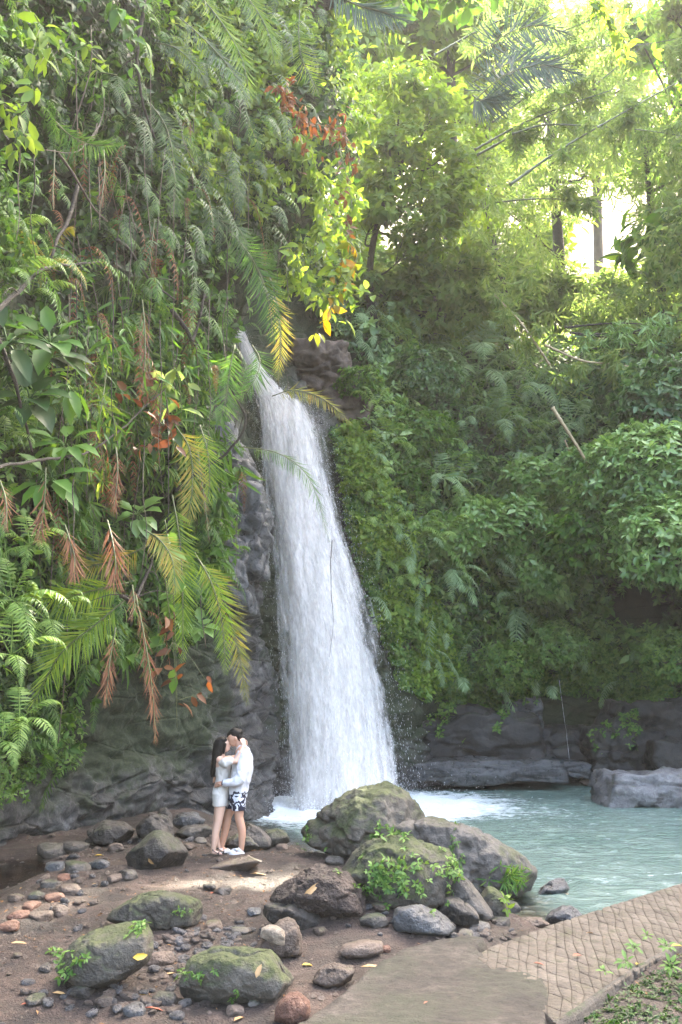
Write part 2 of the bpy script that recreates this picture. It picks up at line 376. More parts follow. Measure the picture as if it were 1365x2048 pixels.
wv = n.mk('VectorMath', {0: n.stretch((.7, .7, 1.7)), 1: n.mk('TexNoise', {'Scale': 1.6, 'Detail': 4}).outputs['Color']}, operation='ADD'); n.t.links.new(wv.outputs[0], vc.inputs['Vector'])
crk = n.mk('MapRange', {0: vc.outputs['Distance'], 1: .0, 2: .045, 3: .85, 4: 0}).outputs[0]
col = n.mix(crk, col, (.008, .007, .006))
strk = n.mk('MapRange', {0: st, 1: .5, 2: .62, 3: 0, 4: .5}).outputs[0]
col = n.mix(strk, col, (.02, .02, .017))
mm = n.mk('MapRange', {0: n.math('ADD', mos, n.math('MULTIPLY', n.math('SUBTRACT', n.math('ADD', n.noise(1.5, 5, .65), n.math('MULTIPLY', n.noise(14, 4, .7), .5)), .75), 1.4)), 1: .3, 2: .62, 3: 0, 4: .92}).outputs[0]
mcol = n.ramp(n.noise(24, 4, .7), [(.33, (.008, .015, .005)), (.52, (.020, .031, .010)), (.7, (.045, .058, .020))])
col = n.mix(mm, col, mcol)
ro = n.mk('Mix', {0: mm, 2: n.mk('MapRange', {0: wet, 1: 0, 2: 1, 3: .75, 4: .38}).outputs[0], 3: .95}).outputs[0]
h = n.math('SUBTRACT', n.math('ADD', n.math('MULTIPLY', b, .6), n.math('ADD', n.math('MULTIPLY', c, .5), n.math('MULTIPLY', n.noise(120, 2, .7), .2))), n.math('MULTIPLY', crk, .7))
n.end(n.pbr(col, ro, .45, n.bump(h, 1.0, .06)))
cme = raw_mesh('rock_cliff', CL.reshape(-1, 3), quads, True); cme.materials.append(M['cliff_rock'])
P_ = CL.reshape(-1, 3)
wetv = np.clip(1.25*np.exp(-(((P_[:, 0]+1.6)/3.2)**2 + ((P_[:, 1]-23)/5)**2))*smooth(11, 6, P_[:, 2]) + .9*smooth(1.6, .2, P_[:, 2]), 0, 1)
mossv = np.clip(.26 + .60*smooth(.3, 1.7, P_[:, 2]) - .75*np.exp(-(((P_[:, 0]+1.9)/1.3)**2 + ((P_[:, 1]-22.6)/2.6)**2)) + .1, 0, 1)
mossv *= 1 - .8*np.exp(-(((P_[:, 0]+.3)/1.8)**2 + ((P_[:, 1]-27.5)/2.5)**2 + ((P_[:, 2]-11)/2.2)**2))
for nm, arr in (('wet', wetv), ('moss', mossv)):
    at_ = cme.attributes.new(nm, 'FLOAT', 'POINT'); at_.data.foreach_set('value', arr.astype(np.float32))
cliff = bpy.data.objects.new('rock_cliff', cme); COL.objects.link(cliff)
props(cliff, 'dark mossy rock cliff curving round the waterfall pool', None, None, 'structure')
CB = BVHTree.FromPolygons([Vector(q) for q in P_], quads.tolist())
def cl(u, v, off=0.0):
    d = ray(u, v).normalized(); h = CB.ray_cast(EYE, d)
    if h[0] is None: return None, None
    nn = h[1]
    if nn.dot(d) > 0: nn = -nn
    return h[0] + nn*off, nn

# ------------------------------------------------------------------ ground with the bank of the pool
WZ = -0.40
shore_px = [(455, 1632), (500, 1652), (560, 1684), (640, 1712), (760, 1745), (900, 1772), (985, 1800), (1020, 1840), (1075, 1858), (1120, 1852)]
SH = [tuple(atz(u, v, WZ)[:2]) for u, v in shore_px]
POLY = np.array(SH + [(3.0, 10.6), (5.5, 11.3), (9, 12), (15, 13), (26, 18), (26, 40), (-6, 40), (-3.4, 24)])
def pool_sd(x, y):
    """signed distance to the shoreline, positive inside the pool"""
    x = np.asarray(x, float); y = np.asarray(y, float); d = np.full(x.shape, 1e9); ins = np.zeros(x.shape, bool)
    for (ax, ay), (bx, by) in zip(POLY, np.roll(POLY, -1, 0)):
        ex, ey = bx-ax, by-ay; t = np.clip(((x-ax)*ex + (y-ay)*ey)/(ex*ex+ey*ey), 0, 1)
        d = np.minimum(d, np.hypot(x-ax-t*ex, y-ay-t*ey))
        ins ^= ((ay > y) != (by > y)) & (x < (bx-ax)*(y-ay)/((by-ay) if by != ay else 1e-9) + ax)
    return np.where(ins, d, -d)
def gz(x, y):
    x = np.asarray(x, float); y = np.asarray(y, float)
    sd = pool_sd(x, y)
    pp = np.stack([x, y, np.zeros_like(x)], -1)
    land = .02 + .10*fbm(pp*.7, 3) + .07*fbm(pp*2.2, 4) + .03*fbm(pp*6.5, 4)
    land -= .30*np.exp(-(((x+4.6)/.75)**2 + ((y-12.6)/2.6)**2))          # runnel at the foot of the wall
    land += .30*np.exp(-(((x-.2)/.9)**2 + ((y-10.2)/1.0)**2))             # earthy hump below the boulders
    land *= 1 - .8*np.exp(-(((x-.9)/1.6)**2 + ((y-7.4)/1.3)**2))
    bank = smooth(-1.5, .0, sd)
    z = land*(1-bank) + (WZ+.02)*bank
    return z - 1.1*smooth(0, 2.2, sd)
gx = np.arange(-14, 26, .11); gy = np.concatenate([np.arange(-3, 4.5, .3), np.arange(4.5, 22, .075), np.arange(22, 42, .3)])
GX, GY = np.meshgrid(gx, gy, indexing='ij'); GZ = gz(GX, GY)
GP = np.stack([GX, GY, GZ], -1).reshape(-1, 3); gi = np.arange(GX.size).reshape(GX.shape)
gq = np.stack([gi[:-1, :-1], gi[1:, :-1], gi[1:, 1:], gi[:-1, 1:]], -1).reshape(-1, 4)
n = NT('earth')
a = n.noise(.8, 5, .6); b = n.noise(6, 6, .7); c = n.noise(42, 5, .75)
f = n.math('ADD', n.math('MULTIPLY', a, .5), n.math('ADD', n.math('MULTIPLY', b, .35), n.math('MULTIPLY', c, .3)))
col = n.ramp(f, [(.49, (.008, .005, .0035)), (.56, (.026, .016, .011)), (.62, (.052, .033, .0235)), (.70, (.12, .083, .061))])
vor = n.mk('TexVoronoi', {'Scale': 55, 'Randomness': 1.0}); n.t.links.new(n.pos(), vor.inputs['Vector'])
col = n.mix(n.mk('MapRange', {0: vor.outputs['Distance'], 1: .12, 2: .3, 3: .35, 4: 0}).outputs[0], col, (.11, .085, .068))
dampn = n.mk('MapRange', {0: n.noise(.55, 4, .6), 1: .45, 2: .62, 3: 0, 4: 1}).outputs[0]
col = n.mix(n.math('MULTIPLY', dampn, .55), col, (.022, .016, .012))
rr = n.mk('MapRange', {0: dampn, 3: .85, 4: .42}).outputs[0]
h = n.math('ADD', b, n.math('ADD', n.math('MULTIPLY', c, .5), n.math('MULTIPLY', vor.outputs['Distance'], -.25)))
n.end(n.pbr(col, rr, .4, n.bump(h, 1.0, .06)))
gme = raw_mesh('ground', GP, gq, True); gme.materials.append(M['earth'])
ground = bpy.data.objects.new('ground', gme); COL.objects.link(ground)
props(ground, 'damp brown earth bank in front of the pool', None, None, 'structure')
GB = BVHTree.FromPolygons([Vector(q) for q in GP], gq.tolist())
def gnd(u, v):
    h = GB.ray_cast(EYE, ray(u, v).normalized())
    return h[0]
def gz1(x, y): return float(gz(np.array([x]), np.array([y]))[0])

# smooth worn concrete path in the foreground
path_px = [(560, 2075), (612, 2035), (680, 1990), (735, 1945), (800, 1912), (870, 1890), (930, 1884), (972, 1890), (978, 1896), (964, 1908), (1000, 1926), (1050, 1938), (1092, 1948), (1118, 1990), (1112, 2045), (1112, 2075), (1112, 2300), (560, 2300)]
pp = np.array([list(atz(u, v, .06))[:2] for u, v in path_px])
xs = np.arange(pp[:, 0].min(), pp[:, 0].max(), .03); ys = np.arange(pp[:, 1].min(), pp[:, 1].max(), .03)
PX, PY = np.meshgrid(xs, ys, indexing='ij')
def poly_sd(x, y, Q):
    d = np.full(x.shape, 1e9); ins = np.zeros(x.shape, bool)
    for (ax, ay), (bx, by) in zip(Q, np.roll(Q, -1, 0)):
        ex, ey = bx-ax, by-ay; t = np.clip(((x-ax)*ex + (y-ay)*ey)/(ex*ex+ey*ey), 0, 1)
        d = np.minimum(d, np.hypot(x-ax-t*ex, y-ay-t*ey))
        ins ^= ((ay > y) != (by > y)) & (x < (bx-ax)*(y-ay)/((by-ay) if by != ay else 1e-9) + ax)
    return np.where(ins, d, -d)
sd = poly_sd(PX, PY, pp) + .05*fbm(np.stack([PX, PY, PX*0], -1)*3, 4)
PZ = gz(PX, PY)*.25 + .108 + .03*fbm(np.stack([PX, PY, PX*0], -1)*1.5, 3) + .012*fbm(np.stack([PX, PY, PX*0], -1)*14, 3) - .22*(1-smooth(-.02, .07, sd))
ok = sd > -.06
pi = -np.ones(PX.shape, int); pi[ok] = np.arange(ok.sum())
q = np.stack([pi[:-1, :-1], pi[1:, :-1], pi[1:, 1:], pi[:-1, 1:]], -1).reshape(-1, 4); q = q[(q >= 0).all(1)]
n = NT('old_concrete')
a = n.noise(1.3, 5, .6); b = n.noise(9, 6, .7); c = n.noise(60, 4, .75)
f = n.math('ADD', n.math('MULTIPLY', a, .45), n.math('ADD', n.math('MULTIPLY', b, .35), n.math('MULTIPLY', c, .3)))
col = n.ramp(f, [(.49, (.009, .007, .005)), (.55, (.030, .024, .018)), (.60, (.058, .047, .037)), (.68, (.115, .095, .078))])
k = n.mk('MapRange', {0: n.math('ADD', n.noise(1.1, 4, .6), n.math('MULTIPLY', n.noise(17, 4, .7), .55)), 1: .72, 2: .9, 3: 0, 4: .85}).outputs[0]
col = n.mix(k, col, (.024, .027, .014))
sp = n.mk('MapRange', {0: n.noise(30, 3, .8), 1: .62, 2: .7, 3: 0, 4: .7}).outputs[0]
col = n.mix(sp, col, (.05, .042, .036))
n.end(n.pbr(col, .72, .35, n.bump(n.math('ADD', b, n.math('MULTIPLY', c, .5)), 1.0, .04)))
me = raw_mesh('path', np.stack([PX[ok], PY[ok], PZ[ok]], -1), q, True); me.materials.append(M['old_concrete'])
o = bpy.data.objects.new('path', me); COL.objects.link(o); props(o, 'worn grey concrete path with moss in the foreground', None, None, 'structure')

# ------------------------------------------------------------------ pool water
wx = np.concatenate([np.arange(-4.5, 6, .07), np.arange(6, 20, .16)]); wy = np.concatenate([np.arange(9.5, 25, .08), np.arange(25, 34, .2)])
WX, WY = np.meshgrid(wx, wy, indexing='ij'); q0 = np.stack([WX, WY, WX*0], -1)
dist_f = np.hypot(WX-.15, WY-24.3)
amp = .035 + .07*np.exp(-(dist_f/3.2)**2)
warp = fbm(q0*.5, 2)[..., None]
wh = fbm(q0*np.array([1.1, 1.9, 1]) + warp, 4, ridged=True)*1.1 + fbm(q0*np.array([3.5, 6, 1]) + 9, 3)*.6
WH = WZ + amp*wh
shal = smooth(.95, .25, pool_sd(WX, WY) + .25*fbm(q0*1.2, 3))
WPn = np.stack([WX, WY, WH], -1).reshape(-1, 3); wi = np.arange(WX.size).reshape(WX.shape)
wq = np.stack([wi[:-1, :-1], wi[1:, :-1], wi[1:, 1:], wi[:-1, 1:]], -1).reshape(-1, 4)
n = NT('pool_water')
fo = n.mk('Attribute', attribute_name='foam').outputs['Fac']; sh = n.mk('Attribute', attribute_name='shallow').outputs['Fac']
base = n.ramp(n.noise(.5, 4, .6), [(.35, (.095, .15, .125)), (.65, (.145, .2, .168))])
s1 = n.noise(1.0, 6, .7, n.stretch((1.8, 4.5, 1)), .6); s2 = n.noise(1.0, 5, .75, n.stretch((7, 13, 1)), .4)
fm = n.math('ADD', n.math('MULTIPLY', s1, .6), n.math('MULTIPLY', s2, .4))
fm = n.mk('MapRange', {0: n.math('ADD', fm, n.math('MULTIPLY', fo, .62)), 1: .575, 2: .78, 3: 0, 4: 1}).outputs[0]
col = n.mix(fm, base, (.70, .74, .75))
bp = n.bump(n.math('ADD', n.noise(1.0, 5, .6, n.stretch((4, 8, 1))), n.math('MULTIPLY', n.noise(1.0, 4, .6, n.stretch((14, 24, 1))), .35)), .6, .09)
pw = n.pbr(col, n.mk('MapRange', {0: fm, 3: .12, 4: .65}).outputs[0], .5, bp)
tr = n.mk('BsdfTransparent', {'Color': (.62, .55, .42, 1)})
gl = n.mk('BsdfGlossy', {'Color': (.9, .9, .9, 1), 'Roughness': .08}); n.t.links.new(bp, gl.inputs['Normal'])
fr = n.mk('Fresnel', {'IOR': 1.33}); clear = n.mk('MixShader', {0: fr.outputs[0], 1: tr.outputs[0], 2: gl.outputs[0]})
mx = n.mk('MixShader', {0: n.math('MULTIPLY', n.math('MULTIPLY', sh, .9), n.math('SUBTRACT', 1.0, fm)), 1: pw, 2: clear.outputs[0]})
n.end(mx.outputs[0])
me = raw_mesh('pool_water', WPn, wq, True); me.materials.append(M['pool_water'])
fv = np.clip(1.15*np.exp(-(np.maximum(dist_f-1.3, 0)/1.7)**1.3) + .25*smooth(.25, 0, np.abs(pool_sd(WX, WY)))*smooth(16, 12, WY)*0 + .10*fbm(q0*.35+3, 2) - .03, 0, 1.3)
for nm, arr in (('foam', fv), ('shallow', shal)):
    a_ = me.attributes.new(nm, 'FLOAT', 'POINT'); a_.data.foreach_set('value', arr.ravel().astype(np.float32))
o = bpy.data.objects.new('pool_water', me); COL.objects.link(o); props(o, 'milky green pool water with foam below the fall', None, None, 'structure')
# still puddle along the foot of the left wall
n = NT('puddle_water')
tr = n.mk('BsdfTransparent', {'Color': (.55, .45, .36, 1)}); gl = n.mk('BsdfGlossy', {'Color': (.9, .9, .9, 1), 'Roughness': .06})
n.t.links.new(n.bump(n.noise(5, 3), .15, .03), gl.inputs['Normal'])
n.end(n.mk('MixShader', {0: n.mk('Fresnel', {'IOR': 1.33}).outputs[0], 1: tr.outputs[0], 2: gl.outputs[0]}).outputs[0])
me = raw_mesh('puddle_water', [(-7, 8.5, -.13), (-3.6, 8.5, -.13), (-3.6, 16, -.13), (-7, 16, -.13)], [(0, 1, 2, 3)]); me.materials.append(M['puddle_water'])
o = bpy.data.objects.new('puddle_water', me); COL.objects.link(o); props(o, 'dark still runnel at the foot of the left rock wall', None, None, 'structure')

# ------------------------------------------------------------------ waterfall
WF = [(612, 452, 476, 27.3), (650, 460, 488, 27.0), (700, 470, 512, 26.7), (745, 486, 540, 26.4), (785, 502, 580, 26.1), (815, 510, 622, 25.95), (870, 514, 648, 25.6),
      (950, 520, 666, 25.3), (1050, 528, 692, 25.0), (1200, 546, 738, 24.7), (1400, 560, 784, 24.5), (1545, 566, 806, 24.35), (1640, 570, 818, 24.25)]
Lp = catmull([at(a, v, d) for v, a, b, d in WF], 220); Rp = catmull([at(b, v, d) for v, a, b, d in WF], 220)
fall = thing('waterfall', 'tall white waterfall dropping from the cliff into the pool', None, (0.1, 24.3, WZ)); fall['kind'] = 'structure'
def fall_mat(name, lo, hi, edge, seed, tint):
    n = NT(name); uv = n.mk('UVMap', uv_map='UVMap').outputs[0]
    m1 = n.noise(1.0, 6, .72, n.stretch((15, 10, 1), uv), .35); m2 = n.noise(1.0, 5, .75, n.stretch((52, 44, 1), uv), .3)
    m3 = n.noise(1.0, 3, .6, n.stretch((7, 2.2, 1), uv))
    sx = n.mk('SeparateXYZ', {0: uv}); u = sx.outputs[0]
    u01 = n.math('SUBTRACT', u, seed*1.0)
    e = n.math('MULTIPLY', n.math('MULTIPLY', u01, n.math('SUBTRACT', 1.0, u01)), 4.0)      # 0 at the edges, 1 mid
    e = n.math('POWER', n.math('MAXIMUM', e, 0.0001), .8)
    k = n.math('ADD', n.math('ADD', n.math('MULTIPLY', m1, .5), n.math('MULTIPLY', m2, .45)), n.math('MULTIPLY', m3, .35))
    k = n.math('ADD', k, n.math('MULTIPLY', n.math('SUBTRACT', n.noise(1.0, 3, .6, n.stretch((9, 4, 1), uv)), .5), 1.0))
    k = n.math('ADD', k, n.math('MULTIPLY', n.math('SUBTRACT', e, .75), edge))
    al = n.mk('MapRange', {0: k, 1: lo, 2: hi, 3: 0, 4: 1}).outputs[0]
    cc_ = n.ramp(n.math('ADD', n.math('MULTIPLY', m2, .6), n.math('MULTIPLY', n.noise(1.0, 4, .8, n.stretch((130, 170, 1), uv)), .5)), [(.40, tuple(x*.66 for x in tint)), (.55, tuple(x*.94 for x in tint)), (.66, (.98, .97, .96))])
    p = n.pbr(cc_, .35, .4, n.bump(n.math('ADD', m1, n.math('MULTIPLY', m2, .6)), .5, .12))
    t2 = n.mk('BsdfTranslucent', {'Color': cc_})
    body = n.mk('MixShader', {0: .35, 1: p, 2: t2.outputs[0]})
    tr = n.mk('BsdfTransparent')
    return n.end(n.mk('MixShader', {0: al, 1: tr.outputs[0], 2: body.outputs[0]}).outputs[0])
SPECS = [(.42, .88, 1.05, -.0, 1.26, (.84, .80, .77)), (.50, 1.02, 1.05, -.35, 1.22, (.94, .90, .86)), (.56, 1.05, .9, -.7, 1.26, (.95, .91, .87)), (.66, 1.10, .5, -1.0, 1.34, (.95, .91, .87))]
for li, (lo, hi, edge, dy, wd, tint) in enumerate(SPECS):
    fall_mat(f'water_curtain_{li}', lo, hi, edge, li, tint)
    ns = 70; s = np.linspace(0, 1, ns); cxy = (Lp+Rp)/2
    tt = np.linspace(0, 1, 220); wt = (wd*(.90 + .10*smooth(.15, .6, tt)))[:, None]
    Lq = cxy + (Lp-cxy)*wt; Rq = cxy + (Rp-cxy)*wt
    V = Lq[None]*(1-s)[:, None, None] + Rq[None]*s[:, None, None]
    bulge = np.sin(math.pi*s)**.8
    V[..., 1] -= bulge[:, None]*(.15 + .55*smooth(.25, 1, tt))[None] + (-dy)*smooth(.2, .6, tt)[None]*.55
    V[..., 1] += .14*fbm(np.stack([V[..., 0]*2.6 + li*7, V[..., 2]*.35, V[..., 0]*0], -1), 4)*smooth(.1, .4, tt)[None]
    V[..., 0] += .05*fbm(np.stack([V[..., 0]*2 + li*3, V[..., 2]*.8, V[..., 0]*0+5], -1), 3)
    ii = np.arange(ns*220).reshape(ns, 220)
    q = np.stack([ii[:-1, :-1], ii[1:, :-1], ii[1:, 1:], ii[:-1, 1:]], -1).reshape(-1, 4)
    me = raw_mesh('water_curtain', V.reshape(-1, 3) - WLOC['waterfall'], q, True); me.materials.append(M[f'water_curtain_{li}'])
    # v runs with fall time, so streaks lengthen as the water speeds up
    UV = np.stack([np.broadcast_to(s[:, None] + li, (ns, 220)), np.broadcast_to((np.cumsum(np.linalg.norm(np.gradient(cxy, axis=0), axis=1))/13)[None], (ns, 220))], -1).reshape(-1, 2)
    ul = me.uv_layers.new(name='UVMap'); ul.data.foreach_set('uv', UV[q.ravel()].astype(np.float32).ravel())
    o = bpy.data.objects.new('water_curtain', me); COL.objects.link(o); o.parent = fall
n = NT('water_drops'); n.end(n.mk('MixShader', {0: .4, 1: n.pbr((.85, .87, .9), .3), 2: n.mk('BsdfTranslucent', {'Color': (.85, .87, .9, 1)}).outputs[0]}).outputs[0])
N = 9000
tt = rng.beta(1.7, 1.0, N)*.93 + .07; ss = np.clip(np.where(rng.random(N) < .55, rng.uniform(0, 1, N), np.where(rng.random(N) < .42, rng.normal(0, .07, N), rng.normal(1.0, .10, N))), -.25, 1.3)
k = (tt*219).astype(int); fk = (tt*219)[:, None]; ii_ = np.arange(220)
Li = np.stack([np.interp(fk[:, 0], ii_, Lp[:, j]) for j in range(3)], 1); Ri = np.stack([np.interp(fk[:, 0], ii_, Rp[:, j]) for j in range(3)], 1); pos = Li*(1-ss)[:, None] + Ri*ss[:, None]
pos[:, 1] -= rng.uniform(-.3, 1.1, N)*smooth(.2, .8, tt) + .1
dirs = nrm(np.gradient(cxy, axis=0))[k] + rng.normal(0, .03, (N, 3)); ln = rng.uniform(.010, .045, N)*(.5+tt)
sl = (np.array([(-.06, 0, 0), (.06, 0, 0), (0, 1, 0), (0, .3, .08)]), np.array([(0, 1, 2), (0, 3, 2)]))
v, t = leaves(pos, dirs, np.tile([0, -1., 0], (N, 1)) + rng.normal(0, .4, (N, 3)), ln, sl)
N2 = 4500     # splash at the foot
pos = np.stack([rng.normal(.15, 1.25, N2), rng.normal(23.7, .8, N2), WZ + np.abs(rng.gamma(1.1, .20, N2))], 1)
v2, t2 = leaves(pos, rng.normal(0, 1, (N2, 3)) + np.array([0, 0, .6]), rng.normal(0, 1, (N2, 3)), rng.uniform(.012, .045, N2), (np.array([(-.18, 0, 0), (.18, 0, 0), (0, 1, 0), (0, .3, .2)]), np.array([(0, 1, 2), (0, 3, 2)])))
o = MB().add(v, t).add(v2, t2).build('spray', 'water_drops', fall); o['kind'] = 'stuff'

# ------------------------------------------------------------------ rocks
def ico(sub):
    bm = bmesh.new(); bmesh.ops.create_icosphere(bm, subdivisions=sub, radius=1)
    v = np.array([x.co[:] for x in bm.verts]); f = np.array([[q.index for q in x.verts] for x in bm.faces]); bm.free(); return v, f
ICO = {k: ico(k) for k in (2, 3, 4, 5, 6)}
def rock_shape(Nrm, H, sub, p=14, rough=.03, seed=0, scale=1.0, chips=16):
    d, f = ICO[sub]
    g = np.random.default_rng(int(seed)*7 + 3)
    cn = nrm(g.normal(0, 1, (chips, 3))); rn = ((np.maximum(cn @ Nrm.T, 0)/H[None])**p).sum(1)**(-1/p)
    Nrm = np.concatenate([Nrm, cn]); H = np.concatenate([H, rn*g.uniform(.88, .99, chips)]); p = p + 12
    k = np.maximum(d @ Nrm.T, 0)/H[None]
    r = (k**p).sum(1)**(-1/p)
    v = d*r[:, None]
    q = v/scale*1.0 + seed*3.7
    disp = rough*(fbm(q*1.3, 5)*1.5 + fbm(q*3.4, 4, ridged=True)*.5 + fbm(q*12, 4)*.5 - .9*smooth(.07, 0, np.abs(fbm(q*1.1 + 40, 3))))
    return v + d*(disp*scale)[:, None], f
def hull_planes(P):
    bm = bmesh.new()
    for q in P: bm.verts.new(q)
    bmesh.ops.convex_hull(bm, input=bm.verts); bm.normal_update()
    out = []
    for fc in bm.faces:
        nn = np.array(fc.normal); h = float(nn @ np.array(fc.verts[0].co))
        if fc.calc_area() < 1e-7: continue
        for o in out:
            if o[0] @ nn > .985: break
        else: out.append((nn, h))
    bm.free()
    return np.array([o[0] for o in out]), np.array([o[1] for o in out])
ROCKS = {}
def rock(label, outline, mat, t=.5, p=16, rough=.07, sub=5, depth=None, shift=0, name='boulder', cat='rock', group=None, jag=0, flat=False):
    """outline in photo pixels; stands on the ground at its lowest row; t: thickness over width"""
    O = np.array(outline, float); oc = O.mean(0); O = oc + (O-oc)*np.array([1.11, 1.09]); vb = O[:, 1].max(); ub = O[O[:, 1].argmax(), 0]
    wpx = O[:, 0].max() - O[:, 0].min()
    g = gnd(O[:, 0].mean(), vb) if depth is None else at(O[:, 0].mean(), vb, depth)
    y0 = g.y; width = wpx/F*y0; th = width*t
    yc = y0 + th*.45 + shift
    C2 = O.mean(0)
    pts = [at(u, v, yc) for u, v in O]
    for s, dy in (((.97, -.40), (.80, -.50), (.95, .4), (.7, .6)) if flat else ((.80, -.42), (.45, -.55), (.82, .4), (.45, .6))):
        for u, v in O:
            uu, vv = C2 + (np.array([u, v]) - C2)*s
            if dy < 0: vv = vv + (O[:, 1].max()-C2[1])*(1-s)*.55
            pts.append(at(uu, vv, yc + dy*th))
    P = np.array([q[:] for q in pts])
    if jag: P = P + rng.normal(0, jag*width, P.shape)
    c = (P.min(0) + P.max(0))/2
    Nn, H = hull_planes(P - c); H = np.maximum(H, .02)
    sc = max((P.max(0)-P.min(0)).max()*.5, .05)
    v, f = rock_shape(Nn, H, sub, p, rough, seed=len(ROCKS)+1, scale=sc, chips=4 if flat else 8)
    o = MB().add(v + c, f).build(name, mat, smooth_=True)
    props(o, label, cat, group); ROCKS[label] = o; return o
rock('large mossy boulder with a peaked top, nearest the foot of the waterfall', [(583, 1712), (590, 1685), (606, 1655), (645, 1622), (700, 1602), (735, 1580), (772, 1576), (802, 1590), (838, 1628), (856, 1665), (850, 1712), (720, 1722)], 'rock_mossy', .55, rough=.09, sub=6)
rock('long grey boulder sloping down to the pool, right of the peaked boulder', [(795, 1660), (855, 1636), (930, 1650), (1010, 1690), (1052, 1725), (1077, 1762), (1062, 1788), (960, 1794), (850, 1770), (800, 1720)], 'rock_grey', .5, rough=.085, sub=6)
rock('squat boulder draped with small leafy plants, in front of the peaked boulder', [(672, 1745), (700, 1712), (742, 1687), (800, 1680), (880, 1698), (897, 1715), (904, 1765), (880, 1806), (760, 1812), (705, 1795)], 'rock_mossy', .5, rough=.085, sub=6)
rock('slanting wedge of grey rock beside the leafy squat boulder', [(885, 1725), (905, 1712), (935, 1760), (965, 1800), (992, 1836), (975, 1846), (935, 1830), (890, 1790)], 'rock_grey', .7, rough=.05)
rock('thin tilted stone slab leaning towards the wet cobbles', [(860, 1800), (872, 1785), (905, 1795), (950, 1818), (988, 1842), (978, 1858), (935, 1848), (868, 1824)], 'rock_dark', .5, rough=.05)
rock('rounded mossy stone with a fern sprig at the shore, right of the slanting wedge', [(962, 1790), (975, 1775), (990, 1778), (1012, 1800), (1024, 1826), (1000, 1836), (968, 1826)], 'rock_mossy', .8)
rock('shiny black wet boulder below the leafy squat boulder', [(780, 1838), (792, 1815), (830, 1808), (875, 1818), (908, 1850), (900, 1872), (830, 1866), (790, 1856)], 'rock_wet', .6, rough=.06)
rock('jagged wet rock standing in the shallows of the pool', [(1070, 1796), (1084, 1775), (1105, 1766), (1122, 1753), (1134, 1770), (1142, 1790), (1110, 1798)], 'rock_wet', .6, rough=.09, depth=atz(1105, 1794, WZ).y)
rock('dark domed rock behind the edge of the scored concrete', [(1088, 1852), (1098, 1828), (1122, 1812), (1144, 1812), (1166, 1834), (1150, 1856), (1110, 1860)], 'rock_wet', .8, depth=atz(1125, 1856, WZ+.1).y)
rock('flat pale rock at the brown shallows beside the domed rock', [(1030, 1860), (1040, 1836), (1080, 1836), (1098, 1850), (1090, 1866)], 'rock_brown', .7, depth=atz(1065, 1862, WZ+.15).y)
rock('low brown rock in the pool behind the big grey block', [(1150, 1570), (1172, 1560), (1192, 1544), (1222, 1545), (1240, 1560), (1236, 1574), (1190, 1578)], 'rock_brown', .7, depth=atz(1200, 1574, WZ).y, rough=.07)
rock('dark pyramid shaped rock left of the couple', [(238, 1732), (262, 1706), (308, 1664), (335, 1664), (362, 1684), (376, 1706), (372, 1732), (310, 1738)], 'rock_dark', .7, p=26, rough=.03)
rock('long low mossy rock lying against the left wall', [(160, 1682), (180, 1655), (208, 1644), (250, 1648), (276, 1668), (268, 1690), (210, 1692)], 'rock_dark', .6)
rock('round dark boulder at the wall, right of the long low rock', [(274, 1668), (280, 1644), (302, 1628), (330, 1634), (362, 1668), (345, 1682), (290, 1680)], 'rock_dark', .8)
rock('upright dark stone wedged by the wall behind the couple', [(312, 1640), (320, 1620), (334, 1612), (344, 1630), (344, 1648), (322, 1650)], 'rock_dark', .8)
rock('low black rock behind the woman at the wet wall', [(342, 1648), (360, 1628), (388, 1626), (412, 1640), (418, 1658), (370, 1662)], 'rock_wet', .8)
rock('flat grey rock behind the woman near the wall', [(350, 1668), (372, 1652), (410, 1650), (432, 1662), (420, 1678), (366, 1680)], 'rock_grey', .8)
rock('long flat slab of rock at the feet of the couple', [(398, 1742), (430, 1730), (470, 1718), (530, 1702), (572, 1698), (582, 1706), (560, 1722), (500, 1738), (440, 1750)], 'rock_brown', .5, rough=.05)
rock('dark rock behind the man at the water edge', [(478, 1690), (484, 1662), (500, 1648), (520, 1656), (540, 1676), (545, 1694), (510, 1698)], 'rock_dark', .8, rough=.08)
rock('round stone just behind the legs of the man', [(452, 1698), (458, 1678), (474, 1668), (500, 1672), (518, 1692), (505, 1704)], 'rock_grey', .8)
rock('bright green mossy rock at the shore between the man and the peaked boulder', [(522, 1682), (534, 1662), (556, 1656), (574, 1668), (582, 1686), (550, 1694)], 'rock_mossy', .8)
rock('broad mossy boulder in the middle of the bank', [(218, 1842), (232, 1818), (290, 1786), (345, 1782), (392, 1800), (402, 1826), (388, 1850), (310, 1862), (240, 1858)], 'rock_mossy', .65, rough=.05, sub=6)
rock('rounded boulder with a green seedling, at the lower left', [(108, 1968), (122, 1928), (150, 1888), (205, 1856), (262, 1840), (292, 1850), (302, 1880), (296, 1920), (240, 1962), (160, 1985)], 'rock_mossy', .6, rough=.04, sub=6)
rock('wide flat boulder with moss at the bottom of the picture', [(305, 1990), (345, 1950), (392, 1918), (440, 1898), (540, 1904), (600, 1935), (650, 1975), (664, 1998), (600, 2012), (430, 2010)], 'rock_mossy', .45, rough=.05, sub=6)
rock('pale cut stone block resting against a brown rock', [(522, 1872), (526, 1856), (540, 1850), (564, 1852), (571, 1872), (569, 1892), (545, 1886)], 'rock_tan', .8, p=30, rough=.015, depth=gnd(545, 1918).y - .12)
rock('brown rounded rock behind the pale cut stone', [(520, 1912), (512, 1894), (548, 1860), (556, 1842), (575, 1835), (596, 1844), (602, 1870), (600, 1908), (560, 1918)], 'rock_brown', .7)
